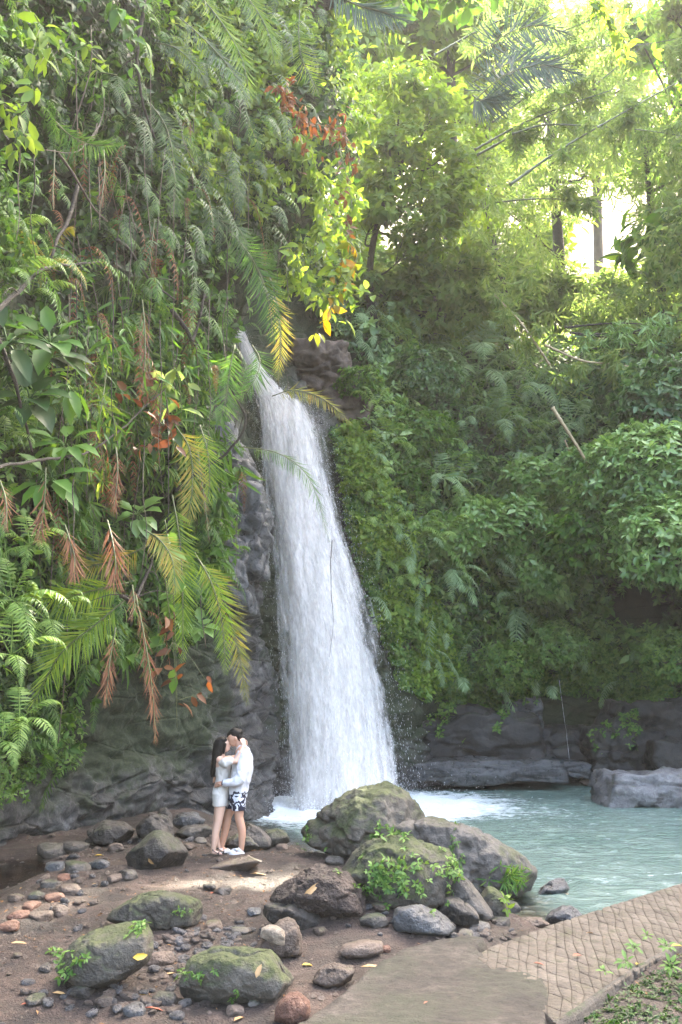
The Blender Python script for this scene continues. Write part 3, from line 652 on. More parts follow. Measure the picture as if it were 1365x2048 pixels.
rock('dark angular rock behind the pale cut stone, with a flat top', [(518, 1826), (526, 1808), (570, 1800), (606, 1806), (636, 1834), (640, 1850), (606, 1864), (560, 1852)], 'rock_dark', .7, p=22)
rock('earth covered rock hump left of the leafy squat boulder', [(548, 1800), (575, 1768), (632, 1740), (690, 1752), (722, 1790), (732, 1836), (680, 1850), (600, 1836)], 'earth', .6, rough=.09, sub=6)
rock('dark rock at the left foot of the leafy squat boulder', [(660, 1806), (672, 1766), (690, 1754), (714, 1770), (730, 1812), (715, 1832), (680, 1828)], 'rock_dark', .8)
rock('reddish rock at the bottom edge beside the concrete path', [(552, 2044), (556, 2012), (576, 1990), (596, 1984), (616, 2000), (622, 2030), (600, 2050)], 'rock_red', .8)
rock('brown stone on the bank between the flat boulder and the path', [(628, 1962), (640, 1936), (668, 1928), (704, 1934), (716, 1952), (690, 1972), (650, 1976)], 'rock_brown', .8)
rock('low sandy mound of rock above the concrete path', [(668, 1908), (690, 1888), (730, 1880), (768, 1884), (774, 1898), (730, 1916), (690, 1918)], 'rock_brown', .7, rough=.03)
# cobbles along the runnel and on the bank
ST = [(18, 1862, 38, 'rock_red', 'reddish cobble at the left edge, lowest of the pile by the runnel'), (40, 1842, 46, 'rock_red', 'orange brown cobble in the pile by the runnel, left of the pale one'), (62, 1822, 40, 'rock_red', 'red cobble on top of the pile at the left edge'),
      (30, 1806, 36, 'rock_brown', 'grey brown cobble at the left edge above the red ones'), (84, 1842, 44, 'rock_brown', 'pale brown round cobble at the near end of the cobble row'), (120, 1832, 40, 'rock_brown', 'brown cobble next to the orange pointed stone'),
      (112, 1806, 44, 'rock_red', 'orange pointed stone in the cobble row by the runnel'), (72, 1800, 34, 'rock_grey', 'small grey cobble in the middle of the cobble row'), (140, 1790, 48, 'rock_brown', 'large brown cobble at the bend of the cobble row'),
      (100, 1778, 40, 'rock_grey', 'grey cobble at the runnel behind the orange stone'), (128, 1764, 34, 'rock_red', 'small red cobble at the far end of the reddish pile'), (154, 1746, 56, 'rock_dark', 'dark cobble between the runnel and the bank'),
      (112, 1742, 46, 'rock_wet', 'wet black cobble in the runnel'), (108, 1712, 60, 'rock_dark', 'dark stone against the left wall at the head of the runnel'), (150, 1704, 52, 'rock_dark', 'dark block at the head of the cobble row'),
      (198, 1738, 44, 'rock_wet', 'shiny wet cobble beside the dark pyramid rock'), (186, 1690, 34, 'rock_grey', 'small grey stone in front of the long low rock'), (234, 1702, 34, 'rock_brown', 'small brown stone left of the dark pyramid rock'),
      (232, 1764, 34, 'rock_brown', 'flat brown stone on the bare earth below the pyramid rock'), (256, 1758, 44, 'rock_dark', 'low dark stone half buried in front of the pyramid rock'), (420, 1782, 30, 'rock_dark', 'dark stone lying alone on the bank below the slab'),
      (446, 1790, 34, 'rock_dark', 'mossy dark stone to the right of a lone dark stone'), (510, 1832, 34, 'rock_wet', 'shiny dark stone left of the flat topped angular rock'), (480, 1872, 42, 'rock_grey', 'grey flat stone left of the pale cut stone'),
      (428, 1860, 40, 'rock_brown', 'flat brown stone on the pebbles below the broad boulder'), (318, 1930, 60, 'rock_brown', 'brown dome shaped stone left of the wide flat boulder'), (330, 2010, 54, 'rock_dark', 'dark wet stone in front of the wide flat boulder'),
      (268, 2030, 48, 'rock_wet', 'glossy black stone at the bottom of the picture'), (210, 2012, 40, 'rock_brown', 'brown stone at the bottom left among litter'), (470, 2030, 46, 'rock_brown', 'sandy brown stone at the bottom beside the reddish rock'),
      (512, 2012, 30, 'rock_grey', 'small pale grey stone near the reddish rock'), (70, 2010, 44, 'rock_dark', 'dark stone in the mud at the bottom left corner'), (165, 1990, 50, 'rock_dark', 'dark stone below the seedling boulder'),
      (92, 1944, 34, 'rock_dark', 'dark stone in the mud left of the seedling boulder'), (36, 1918, 22, 'rock_brown', 'single small stone on bare mud at the left'), (640, 1870, 34, 'rock_brown', 'buried brown stone right of the brown rounded rock'),
      (1000, 1852, 40, 'rock_dark', 'dark wet cobble at the near tip of the scored concrete'), (958, 1862, 44, 'rock_grey', 'grey cobble below the thin tilted slab'), (932, 1876, 36, 'rock_grey', 'pale cobble under a yellow leaf'),
      (905, 1878, 30, 'rock_dark', 'dark cobble left of the yellow leaf'), (1018, 1824, 44, 'rock_grey', 'squared grey stone by the mossy shore stone'), (748, 1850, 50, 'rock_dark', 'dark flat stone at the left of the black wet boulder'),
      (760, 1822, 34, 'rock_brown', 'small brown stone under the leafy squat boulder'), (565, 1702, 30, 'rock_brown', 'brown stone at the left foot of the peaked boulder'), (668, 1730, 40, 'rock_dark', 'stone at the right foot of the peaked boulder front'),
      (380, 1700, 26, 'rock_brown', 'small rusty stone left of the feet of the woman'), (400, 1690, 30, 'rock_grey', 'grey stone on the ground behind the woman'), (770, 1905, 26, 'rock_red', 'small reddish stone at the edge of the path')]
def stone(label, u, v, wpx, mat, name='stone', group=None, flat=.7, sub=4, parts=None):
    g = gnd(u, v); r = wpx/F*g.y*.55
    k = rng.integers(10, 16); Nn = nrm(rng.normal(0, 1, (k, 3))); Nn = np.concatenate([Nn, np.eye(3), -np.eye(3)])
    H = rng.uniform(.72, 1.0, len(Nn))
    vv, f = rock_shape(Nn, H, sub, 12, .05, seed=rng.integers(1, 999))
    a = rng.uniform(0, 6.28); c, s = math.cos(a), math.sin(a)
    vv = vv*np.array([1.1, .9, flat])*r; vv = vv @ np.array([[c, s, 0], [-s, c, 0], [0, 0, 1]])
    o = MB().add(vv + np.array(g) + np.array([0, 0, r*flat*.28]), f).build(name, mat, smooth_=True)
    return props(o, label, 'stone', group)
for u, v, wp, mt, lb in ST: stone(lb, u, v - 4, wp*.92, mt, flat=.6)
# pebbles: a few mesh shapes shared by many single pebbles
PEB = []
for i in range(10):
    Nn = nrm(rng.normal(0, 1, (12, 3))); Nn = np.concatenate([Nn, np.eye(3), -np.eye(3)])
    vv, f = rock_shape(Nn, rng.uniform(.75, 1.0, len(Nn)), 2, 8, .04, seed=i+50)
    me = raw_mesh('pebble', vv*np.array([1.1, .85, .6]), f, True); me.materials.append(M['pebble' if i % 3 else 'pebble_brown']); PEB.append(me)
def pebbles(cu, cv, su, sv, n, lo, hi, label, group):
    for i in range(n):
        u, v = cu + rng.normal()*su, cv + rng.normal()*sv
        g = gnd(u, v)
        if g is None or g.y > 18 or g.z < WZ: continue
        o = bpy.data.objects.new('pebble', PEB[rng.integers(0, 10)]); COL.objects.link(o)
        r = rng.uniform(lo, hi)*.5/F*g.y; o.scale = (r*rng.uniform(.8, 1.3), r*rng.uniform(.8, 1.2), r*rng.uniform(.7, 1.1))
        o.location = g + Vector((0, 0, r*.25)); o.rotation_euler = (rng.normal()*.2, rng.normal()*.2, rng.uniform(0, 6.28))
        props(o, label, 'pebble', group)
pebbles(370, 1895, 55, 34, 95, 12, 30, 'dark wet pebble in the patch between the broad and the flat boulder', 'wet pebbles between the boulders')
pebbles(480, 1868, 28, 14, 22, 12, 24, 'grey pebble in the scatter left of the pale cut stone', 'pebbles left of the pale cut stone')
pebbles(240, 1995, 120, 22, 60, 14, 34, 'dark pebble in the muddy strip at the bottom left', 'pebbles at the bottom left')
pebbles(960, 1868, 34, 10, 30, 10, 24, 'small dark pebble among the cobbles by the scored concrete', 'pebbles by the scored concrete')
pebbles(300, 1700, 90, 14, 40, 9, 20, 'small pebble on the earth behind the dark pyramid rock', 'pebbles behind the pyramid rock')
pebbles(130, 1770, 40, 36, 35, 12, 26, 'small pebble between the cobbles of the row by the runnel', 'pebbles by the runnel')
pebbles(740, 1836, 40, 14, 20, 10, 22, 'small pebble under the leafy squat boulder', 'pebbles under the leafy boulder')
# gravel too small to pick apart
N = 22000
x = rng.uniform(-5.2, 3.2, N); y = rng.uniform(6, 17.5, N); dens = fbm(np.stack([x, y, x*0], -1)*.9, 3); k = (rng.random(N) < np.clip(.35 + dens*1.1, .06, 1)) & (pool_sd(x, y) < 0)
x, y = x[k], y[k]; z = gz(x, y); rr = rng.gamma(1.6, .007, len(x)) + .005
d, f = np.array([(1, 0, 0), (-1, 0, 0), (0, 1, 0), (0, -1, 0), (0, 0, .7), (.0, 0, -.5)], float), np.array([(0, 2, 4), (2, 1, 4), (1, 3, 4), (3, 0, 4)])
v = np.stack([x, y, z], -1)[:, None] + (d[None] + rng.normal(0, .22, (len(x), 6, 3)))*rr[:, None, None]
t = (np.arange(len(x))[:, None, None]*6 + f[None]).reshape(-1, 3)
o = MB().add(v.reshape(-1, 3), t).build('gravel', 'pebble_brown', origin=(0, 0, 0)); props(o, 'loose gravel strewn over the earth bank', None, None, 'stuff')

# rock ledges at the foot of the far wall, right of the fall
LEDGE = [('broad dark mossy ledge block beside the foot of the waterfall', [(812, 1524), (820, 1450), (850, 1440), (985, 1432), (1030, 1452), (1062, 1482), (1070, 1522), (960, 1534)], 'ledge_rock', 29.2),
 ('low wet ledge at the water line right of the waterfall', [(800, 1552), (815, 1526), (900, 1524), (1010, 1518), (1080, 1524), (1120, 1545), (1100, 1560)], 'rock_wet', 28.6),
 ('wet pale rock step under the thin trickle', [(1015, 1440), (1030, 1402), (1055, 1396), (1078, 1412), (1082, 1440), (1060, 1470), (1030, 1468)], 'rock_wet', 30.0),
 ('dark overhanging ledge above the broad mossy block', [(800, 1440), (830, 1408), (930, 1398), (975, 1412), (980, 1430), (900, 1440)], 'ledge_rock', 29.4),
 ('blocky dark ledge right of the thin trickle', [(1070, 1520), (1074, 1478), (1100, 1462), (1150, 1460), (1186, 1478), (1190, 1520), (1130, 1530)], 'ledge_rock', 30.0),
 ('narrow wet ledge at the water line below the thin trickle', [(1070, 1548), (1090, 1526), (1150, 1522), (1190, 1530), (1185, 1552)], 'rock_wet', 29.2),
 ('rounded dark rock behind the big grey block', [(1184, 1545), (1188, 1490), (1215, 1466), (1262, 1462), (1305, 1492), (1322, 1520), (1310, 1552)], 'ledge_rock', 28.8),
 ('cracked dark rock wall block under the cave at the right', [(1225, 1480), (1232, 1412), (1290, 1402), (1350, 1420), (1370, 1480), (1320, 1500)], 'ledge_rock', 29.6),
 ('dark boulder at the right edge behind the big grey block', [(1310, 1550), (1325, 1505), (1380, 1490), (1440, 1510), (1450, 1560)], 'ledge_rock', 27.6),
 ('faceted grey rock buttress left of the waterfall, upper block', [(436, 1075), (440, 1010), (455, 985), (490, 980), (518, 1040), (528, 1110), (520, 1150), (490, 1130), (455, 1100)], 'rock_wet', 22.6),
 ('faceted grey rock jutting out left of the waterfall, lower block', [(428, 1150), (432, 1100), (450, 1082), (480, 1130), (500, 1165), (480, 1205), (455, 1215), (436, 1190)], 'rock_wet', 22.2),
 ('slick grey rock slab beside the upper chute of the fall', [(420, 1000), (440, 900), (462, 850), (490, 880), (510, 980), (500, 1060), (470, 1040)], 'rock_wet', 23.4),
 ('brown bare rock right of the upper chute', [(590, 770), (600, 720), (625, 690), (668, 690), (700, 730), (690, 770), (640, 786)], 'rock_brown', 27.2),
 ('smooth brown rock lip above the main drop', [(640, 830), (660, 790), (700, 778), (740, 786), (738, 825), (700, 845)], 'rock_brown', 27.0),
 ('pale rock face showing through the upper left plants', [(312, 560), (318, 500), (335, 486), (372, 530), (400, 590), (380, 620), (340, 600)], 'rock_grey', 19.2)]
def block(label, ol, mat, depth, name='rock_ledge', amp=.75):
    O = np.array(ol, float); (u0, v0), (u1, v1) = O.min(0), O.max(0); a = np.array(at(u0, v1, depth)); b = np.array(at(u1, v0, depth)); c = (a+b)/2; hw, hh = (b[0]-a[0])/2, (b[2]-a[2])/2
    d, f = ICO[5]; q = d/np.abs(d).max(1, keepdims=True); q = q*.86 + d*.2
    v = q*np.array([hw, max(hw*.7, .8), hh]); g = len(ROCKS); sk = rng.normal(0, .10)
    v[:, 2] += v[:, 0]*sk; v[:, 0] += v[:, 2]*rng.normal(0, .2)
    W = v + c; m = min(hw, hh)
    v = v + nrm(d)*(m*(amp*fbm(W*1.0 + g, 4) - .30*smooth(.12, 0, np.abs(fbm(W*np.array([.9, .9, 2.2]) + 7, 3))) + .22*fbm(W*4.5, 4)))[:, None]
    o = MB().add(v + c + np.array([0, .5, 0]), f).build(name, mat, smooth_=True); props(o, label, 'rock'); ROCKS[label] = o
block('big grey block of rock standing in the pool at the right edge', [(1212, 1622), (1450, 1546)], 'rock_pale', atz(1260, 1612, WZ).y, 'boulder')
for i, (lb, ol, mt, dep) in enumerate(LEDGE):
    if i < 14: block(lb, ol, mt, dep if i < 9 else dep - .9 if i < 12 else dep + .75, amp=.75 if i < 12 else .35)
    else: rock(lb, ol, mt, .45, p=26, rough=.10, flat=True, sub=5, depth=dep, name='rock_ledge', jag=.015)

# ------------------------------------------------------------------ scored concrete apron at the lower right
sl_px = [(985, 1893), (1098, 1851), (1200, 1818), (1365, 1766), (1500, 1724), (1500, 1800), (1365, 1884), (1240, 1960), (1112, 2044), (1030, 1990), (956, 1916), (964, 1904)]
SZ = .10
SP_ = np.array([list(atz(u, v, SZ))[:2] for u, v in sl_px])
apron = thing('concrete_apron', 'tan concrete apron scored with a net of grooves, at the lower right', 'paving', (*SP_.mean(0), -.1))
rock_mat('apron_concrete', (.078, .062, .044), (.16, .13, .098), .2, ((.05, .048, .022), (.08, .078, .04)), rough=(.7, .9), scale=3, bump=.5)
rock_mat('apron_groove', (.03, .021, .015), (.06, .045, .032), 0, rough=(.7, .9), scale=3)
rock_mat('apron_side', (.05, .042, .033), (.11, .094, .076), .35, rough=(.6, .9), scale=2)
def prism(mb, P2, z0, z1):
    k = len(P2); v = [(*q, z0) for q in P2] + [(*q, z1) for q in P2]
    from mathutils.geometry import tessellate_polygon
    tt = tessellate_polygon([[Vector((*q, 0)) for q in P2]]); t = [(a, b, c) for a, b, c in tt] + [(a+k, b+k, c+k) for a, b, c in tt]
    for i in range(k): j = (i+1) % k; t += [(i, j, k+j), (i, k+j, k+i)]
    mb.add(v, t)
mb = MB(); prism(mb, SP_[::-1] if True else SP_, -.3, SZ-.016); mb.build('bed', 'apron_groove', apron)
e0 = np.array(list(atz(1162, 1835, SZ))[:2]); e1 = np.array(list(atz(1322, 1880, SZ))[:2]); d2 = (e1-e0)/np.linalg.norm(e1-e0)
e0 = np.array(list(atz(1262, 1790, SZ))[:2]); e1 = np.array(list(atz(1310, 1898, SZ))[:2]); d1 = (e1-e0)/np.linalg.norm(e1-e0)
def clip_poly(sub, clipP):
    out = list(sub); k = len(clipP)
    area = sum(clipP[i][0]*clipP[(i+1) % k][1] - clipP[(i+1) % k][0]*clipP[i][1] for i in range(k)); sg = 1 if area > 0 else -1
    for i in range(k):
        A_, B_ = clipP[i], clipP[(i+1) % k]; inp = out; out = []
        def side(q): return sg*((B_[0]-A_[0])*(q[1]-A_[1]) - (B_[1]-A_[1])*(q[0]-A_[0]))
        for j in range(len(inp)):
            P0, P1 = inp[j], inp[(j+1) % len(inp)]; s0, s1 = side(P0), side(P1)
            if s0 >= 0: out.append(P0)
            if s0*s1 < 0: tt_ = s0/(s0-s1); out.append(P0 + (P1-P0)*tt_)
        if not out: return []
    return out
Hc = np.array([SP_[i] for i in (0, 1, 2, 3, 4, 5, 8, 10, 11)])
org = SP_.mean(0); cnt = 0; WOB = {}
s1_, s2_ = .125, .30
for i in range(-30, 31):
    for j in range(-14, 15):
        def gp(a, b):
            if (a, b) not in WOB: WOB[(a, b)] = org + d2*a*s1_*1.0 + d1*b*s2_ + rng.normal(0, .011, 2)
            return WOB[(a, b)]
        cell = [gp(i, j), gp(i+1, j), gp(i+1, j+1), gp(i, j+1)]
        c = sum(cell)/4
        cell = [q + (c-q)/np.linalg.norm(c-q)*.006 for q in cell]
        cp = clip_poly(cell, Hc)
        if len(cp) < 3: continue
        cc = np.mean(cp, 0)
        ar = .5*abs(sum(cp[a][0]*cp[(a+1) % len(cp)][1]-cp[(a+1) % len(cp)][0]*cp[a][1] for a in range(len(cp))))
        if ar < .002: continue
        # outside the picture's worn lower left corner, which the path covers
        mb = MB(); k = len(cp); zt = SZ + rng.normal(0, .0015); tilt = rng.normal(0, .008, 2)
        ins = [q + (cc-q)*.06 for q in cp]
        v = [(*q, SZ-.03) for q in cp] + [(*q, zt-.004) for q in cp] + [(*q, zt + float(tilt @ (q-cc))) for q in ins] + [(*cc, zt+.001)]
        t = []
        for a in range(k):
            b = (a+1) % k
            t += [(a, b, k+b), (a, k+b, k+a), (k+a, k+b, 2*k+b), (k+a, 2*k+b, 2*k+a), (2*k+a, 2*k+b, 3*k)]
        mb.add(v, t); mb.build('panel', 'apron_concrete', apron); cnt += 1
# raised broken rim along the near edge of the apron
rim = catmull([atz(u, v, SZ+.0) for u, v in ((1112, 2046), (1150, 2020), (1200, 1985), (1250, 1952), (1300, 1920), (1365, 1886), (1440, 1838), (1500, 1800))], 60)
rv = []
for q, tq in zip(rim, nrm(np.gradient(rim, axis=0))):
    nn = np.array([tq[1], -tq[0], 0]); b = fbm(q[None]*4, 3)[0]*.03
    for (a, z) in ((-.03, -.004), (-.015, .006), (.005, .004), (.025, -.02), (.03, -.12), (.0, -.3)): rv.append(q + nn*(a+b) + np.array([0, 0, z + b*.4]))
rv = np.array(rv); ri = np.arange(60*6).reshape(60, 6)
q = np.stack([ri[:-1, :-1], ri[1:, :-1], ri[1:, 1:], ri[:-1, 1:]], -1).reshape(-1, 4)
MB().add(rv, q).build('rim', 'apron_side', apron, True)

# ------------------------------------------------------------------ plants
rock_mat('bark', (.022, .017, .012), (.06, .048, .034), .35, rough=(.7, .95), scale=3)
rock_mat('bark_pale', (.07, .055, .036), (.14, .115, .078), .1, rough=(.6, .9), scale=3)
rock_mat('bamboo_cane', (.045, .06, .03), (.11, .12, .06), 0, rough=(.35, .55), scale=2, bump=.1)
rock_mat('bamboo_dry', (.26, .19, .10), (.40, .31, .18), 0, rough=(.4, .6), scale=2, bump=.1)
rock_mat('frond_stem', (.06, .075, .025), (.14, .14, .05), 0, rough=(.5, .7), scale=3, bump=.1)
DOWN = np.array([0, 0, -1.])
def DL(u):  # how far the plant curtain on the left hangs from the camera
    return float(np.interp(u, [-150, 0, 175, 308, 430, 560, 720], [11.6, 12.0, 14.2, 16.0, 18.0, 19.0, 19.0]))

# --- ground cover on the cliffs: whorls of leaves rooted in the rock, too many to count
def in_poly(u, v, Q): return poly_sd(u, v, np.array(Q, float)) > 0
def CHUTE(P):
    """where the falling water keeps the rock bare"""
    c = (Lp + Rp)/2; hw = np.linalg.norm(Rp-Lp, axis=1)/2
    d = np.linalg.norm(P[:, None]*np.array([1, .45, 1]) - c[None, ::6]*np.array([1, .45, 1]), axis=2)
    return (d < hw[None, ::6]*1.05 + .3).any(1)
HOLES = [[(215, 930), (300, 920), (330, 1000), (320, 1090), (240, 1090), (205, 1010)], [(1195, 1165), (1270, 1145), (1335, 1165), (1345, 1240), (1270, 1265), (1205, 1250)], [(60, 330), (130, 320), (150, 420), (110, 500), (60, 470)], [(0, 930), (60, 940), (70, 1020), (20, 1050), (-20, 1000)]]
def cover(poly, n, off, dens=None, skip=()):
    Q = np.array(poly, float); P, Nn = [], []
    us = rng.uniform(Q[:, 0].min(), Q[:, 0].max(), n*3); vs = rng.uniform(Q[:, 1].min(), Q[:, 1].max(), n*3)
    k = in_poly(us, vs, Q)
    for hp in list(HOLES) + list(skip): k &= ~in_poly(us, vs, hp)
    us, vs = us[k][:n], vs[k][:n]
    for u, v in zip(us, vs):
        h, nn = cl(u, v)
        if h is None or h.y > 60: continue
        P.append(h + nn*random.uniform(*off)); Nn.append(nn)
    P = np.array([q[:] for q in P]); Nn = np.array([q[:] for q in Nn])
    k = ~CHUTE(P); P, Nn = P[k], Nn[k]
    if dens is not None and len(P):
        k = fbm(P*dens[0] + dens[2], 3) > dens[1]; P, Nn = P[k], Nn[k]
    return P, Nn
LEFT = [(-160, -160), (735, -160), (735, 560), (640, 640), (560, 560), (500, 530), (440, 560), (425, 700), (415, 860), (400, 1000), (420, 1120), (400, 1260), (330, 1290), (180, 1300), (120, 1400), (60, 1480), (-160, 1560)]
RIGHTP = [(640, 560), (720, 480), (1560, 480), (1560, 1330), (1365, 1390), (1240, 1370), (1180, 1330), (1090, 1385), (1000, 1400), (900, 1390), (815, 1390), (770, 1300), (735, 1180), (690, 1050), (680, 900), (740, 820), (740, 760), (700, 700), (640, 660)]
def stuff(name, label, mat, geos):
    mb = MB()
    for v, t in geos: mb.add(v, t)
    o = mb.build(name, mat, origin=(0, 0, 0)); props(o, label, None, None, 'stuff'); return o
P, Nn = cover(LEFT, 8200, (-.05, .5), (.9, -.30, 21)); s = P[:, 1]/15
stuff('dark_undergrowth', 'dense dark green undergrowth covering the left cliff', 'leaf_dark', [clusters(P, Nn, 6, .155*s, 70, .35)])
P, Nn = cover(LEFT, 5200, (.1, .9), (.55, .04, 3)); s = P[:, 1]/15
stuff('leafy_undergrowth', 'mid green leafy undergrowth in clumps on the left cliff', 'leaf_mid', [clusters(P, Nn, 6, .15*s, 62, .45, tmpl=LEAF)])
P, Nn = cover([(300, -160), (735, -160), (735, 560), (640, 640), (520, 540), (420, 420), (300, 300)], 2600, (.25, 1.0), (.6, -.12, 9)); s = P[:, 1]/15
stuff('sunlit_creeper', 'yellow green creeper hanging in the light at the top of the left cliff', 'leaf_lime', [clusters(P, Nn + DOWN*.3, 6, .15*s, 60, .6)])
P, Nn = cover([(100, 640), (330, 640), (420, 850), (400, 1200), (200, 1290), (60, 1250), (60, 800)], 900, (.3, .9), (.8, -.05, 5)); s = P[:, 1]/15
stuff('narrow_leaf_undergrowth', 'narrow leaved green plants hanging on the middle of the left cliff', 'leaf_mid', [clusters(P, Nn + DOWN*.5, 7, .3*s, 45, .8, tmpl=LANCE)])
P, Nn = cover([(-100, 1350), (70, 1380), (160, 1420), (150, 1540), (90, 1560), (-100, 1640)], 700, (.0, .3)); s = P[:, 1]/15
stuff('wall_seedlings', 'pale green seedlings growing on the lower left rock wall', 'leaf_ivy', [clusters(P, Nn, 5, .085*s, 70, .2)])
P, Nn = cover([(400, 980), (470, 1000), (462, 1080), (420, 1090), (380, 1280), (230, 1320), (200, 1290), (380, 1150)], 500, (.0, .25)); s = P[:, 1]/20
stuff('wall_creeper', 'small leaved creeper on the grey rock left of the fall', 'leaf_ivy', [clusters(P, Nn, 5, .12*s, 70, .2)])
def frond_mass(name, label, poly, n, size, off, mat, hang, dens=None):
    P, Nn = cover(poly, n, off, dens); mb = MB()
    for q, m in zip(P, Nn):
        s_ = size*q[1]/15*rng.uniform(.6, 1.3); d = nrm(m*.7 + rng.normal(0, .55, 3) + np.array([0, -.2, .15 - hang*.3]))
        C = [q, q + d*s_*.5 + [0, 0, .08*s_], q + d*s_*.85 + DOWN*hang*.45*s_, q + d*s_*.95 + DOWN*hang*s_]
        st, lf = frond_geo(C, s_*.24, 18, None, .4, .4, .13, .006*q[1]/15, jitter=.08); mb.add(*st).add(*lf)
    o = mb.build(name, mat, origin=(0, 0, 0)); props(o, label, None, None, 'stuff')
frond_mass('fern_undergrowth', 'mass of small green ferns and fronds tangled in the left cliff plants', LEFT, 420, .62, (.4, 1.1), 'palm_green', .55)
frond_mass('grey_fern_undergrowth', 'greyish small fronds tangled in the upper left cliff plants', [(150, -60), (600, -60), (560, 420), (420, 560), (150, 520)], 110, .62, (.6, 1.3), 'palm_grey', .9)
frond_mass('dry_undergrowth', 'dry brown fronds and straw hanging in the left cliff plants', [(0, 250), (420, 300), (430, 700), (400, 1180), (180, 1280), (0, 1150)], 48, .55, (.6, 1.2), 'dead_brown', 1.4)
P, Nn = cover([(0, 100), (450, 150), (520, 520), (420, 700), (410, 1100), (300, 1180), (0, 1100)], 90, (.6, 1.3)); mb = MB()
for q in P:
    L = rng.uniform(.5, 2.2); C = catmull([q, q + [rng.normal()*.06, rng.normal()*.05, -.4*L], q + [rng.normal()*.1, rng.normal()*.06, -L]], 10); mb.add(*tube(C, rng.uniform(.003, .009), 4))
o = mb.build('dry_strands', 'bark_pale', origin=(0, 0, 0)); props(o, 'thin dry strands and roots hanging down the left cliff', None, None, 'stuff')
# right cliff
IVY = [(660, 860), (700, 850), (760, 980), (800, 1100), (860, 1240), (1000, 1270), (1190, 1290), (1330, 1330), (1350, 1420), (1230, 1390), (1090, 1385), (990, 1420), (880, 1395), (800, 1380), (770, 1300), (735, 1180), (690, 1050)]
P, Nn = cover(IVY, 2200, (-.08, .06)); s = P[:, 1]/30
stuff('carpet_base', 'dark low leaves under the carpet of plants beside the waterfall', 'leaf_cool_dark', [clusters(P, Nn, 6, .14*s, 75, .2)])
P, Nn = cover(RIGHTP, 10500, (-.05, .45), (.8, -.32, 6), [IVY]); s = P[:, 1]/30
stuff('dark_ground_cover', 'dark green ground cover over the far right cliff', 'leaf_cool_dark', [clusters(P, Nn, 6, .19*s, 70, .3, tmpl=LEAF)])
P, Nn = cover(RIGHTP, 8500, (.1, .75), (.45, .02, 1), [IVY]); s = P[:, 1]/30
stuff('broad_leaf_cover', 'cool green broad leaved plants in clumps on the far right cliff', 'leaf_cool', [clusters(P, Nn, 6, .19*s, 62, .35)])
P, Nn = cover(RIGHTP, 1300, (.4, .85), (.45, .18, 11), [IVY]); s = P[:, 1]/30
stuff('large_leaf_cover', 'patches of large glossy leaves on the far right cliff', 'leaf_cool', [clusters(P, Nn, 5, .34*s, 58, .5, tmpl=LEAF)])
P, Nn = cover(RIGHTP, 2600, (.2, .8), (.5, .08, 17), [IVY]); s = P[:, 1]/30
stuff('fine_leaf_cover', 'patches of small yellow green leaves on the far right cliff', 'leaf_mid', [clusters(P, Nn, 6, .15*s, 62, .35)])
P, Nn = cover([(672, 860), (720, 850), (790, 1000), (850, 1180), (900, 1330), (860, 1385), (800, 1370), (765, 1290), (735, 1180), (690, 1040)], 3600, (.05, .45), (.6, -.3, 12)); s = P[:, 1]/28
stuff('lime_carpet', 'lime green carpet of small plants along the right side of the waterfall', 'leaf_carpet', [clusters(P, Nn, 5, .15*s, 70, .2, tmpl=SMALL)])
P, Nn = cover(IVY, 7500, (.0, .35), (.7, -.25, 2)); s = P[:, 1]/28
stuff('ivy_carpet', 'bright small leaved carpet of plants beside and right of the waterfall', 'leaf_ivy', [clusters(P, Nn, 5, .13*s, 72, .15, tmpl=SMALL)])
P, Nn = cover([(690, 480), (1000, 520), (1300, 600), (1250, 760), (980, 700), (760, 700)], 2600, (.2, 1.1), (.4, -.05, 4)); s = P[:, 1]/30
stuff('pale_slope_cover', 'pale olive brush on the hazy slope above the fall', 'leaf_pale', [clusters(P, Nn, 7, .3*s, 55, .4, tmpl=BAMB)])

frond_mass('slope_ferns', 'mass of small ferns scattered over the far right cliff', RIGHTP, 330, .50, (.3, .9), 'fern_cool', .45, (.4, -.1, 7))
frond_mass('lime_ferns', 'lime green small ferns beside the waterfall and on the slope', [(690, 860), (830, 850), (1000, 960), (980, 1250), (820, 1240), (740, 1100)], 110, .40, (.2, .6), 'fern_green', .4)
# --- palm fronds: (label, pixels base > tip, leaflet length m, pairs, material, extra metres towards the camera, gravity, roll)
def px_frond(label, pts, L, pairs, mat, fw=.6, grav=.35, face=1.0, dep=None, w=.085, name='palm_frond', miss=0.0, r=.014, group=None, fwd=.45, cat='frond', tipfw=.3, jit=.12):
    d0 = DL(pts[0][0]) - .75 if dep is None else dep
    k = len(pts); P = np.array([at(u, v, d0 - fw - tipfw*i/(k-1))[:] for i, (u, v) in enumerate(pts)])
    T = nrm(P[-1]-P[0]); view = nrm(P.mean(0) - np.array(EYE))
    side = nrm(np.cross(T, view))*face + nrm(view)*(1-face)
    st, lf = frond_geo(P, L*.85, int(pairs*1.15), side, grav, fwd, w*.55, r*.8, miss=miss, jitter=jit)
    o = thing(name, label, cat, P[0], group)
    MB().add(*st).build('stem', 'frond_stem', o); MB().add(*lf).build('leaflets', mat, o)
    return o
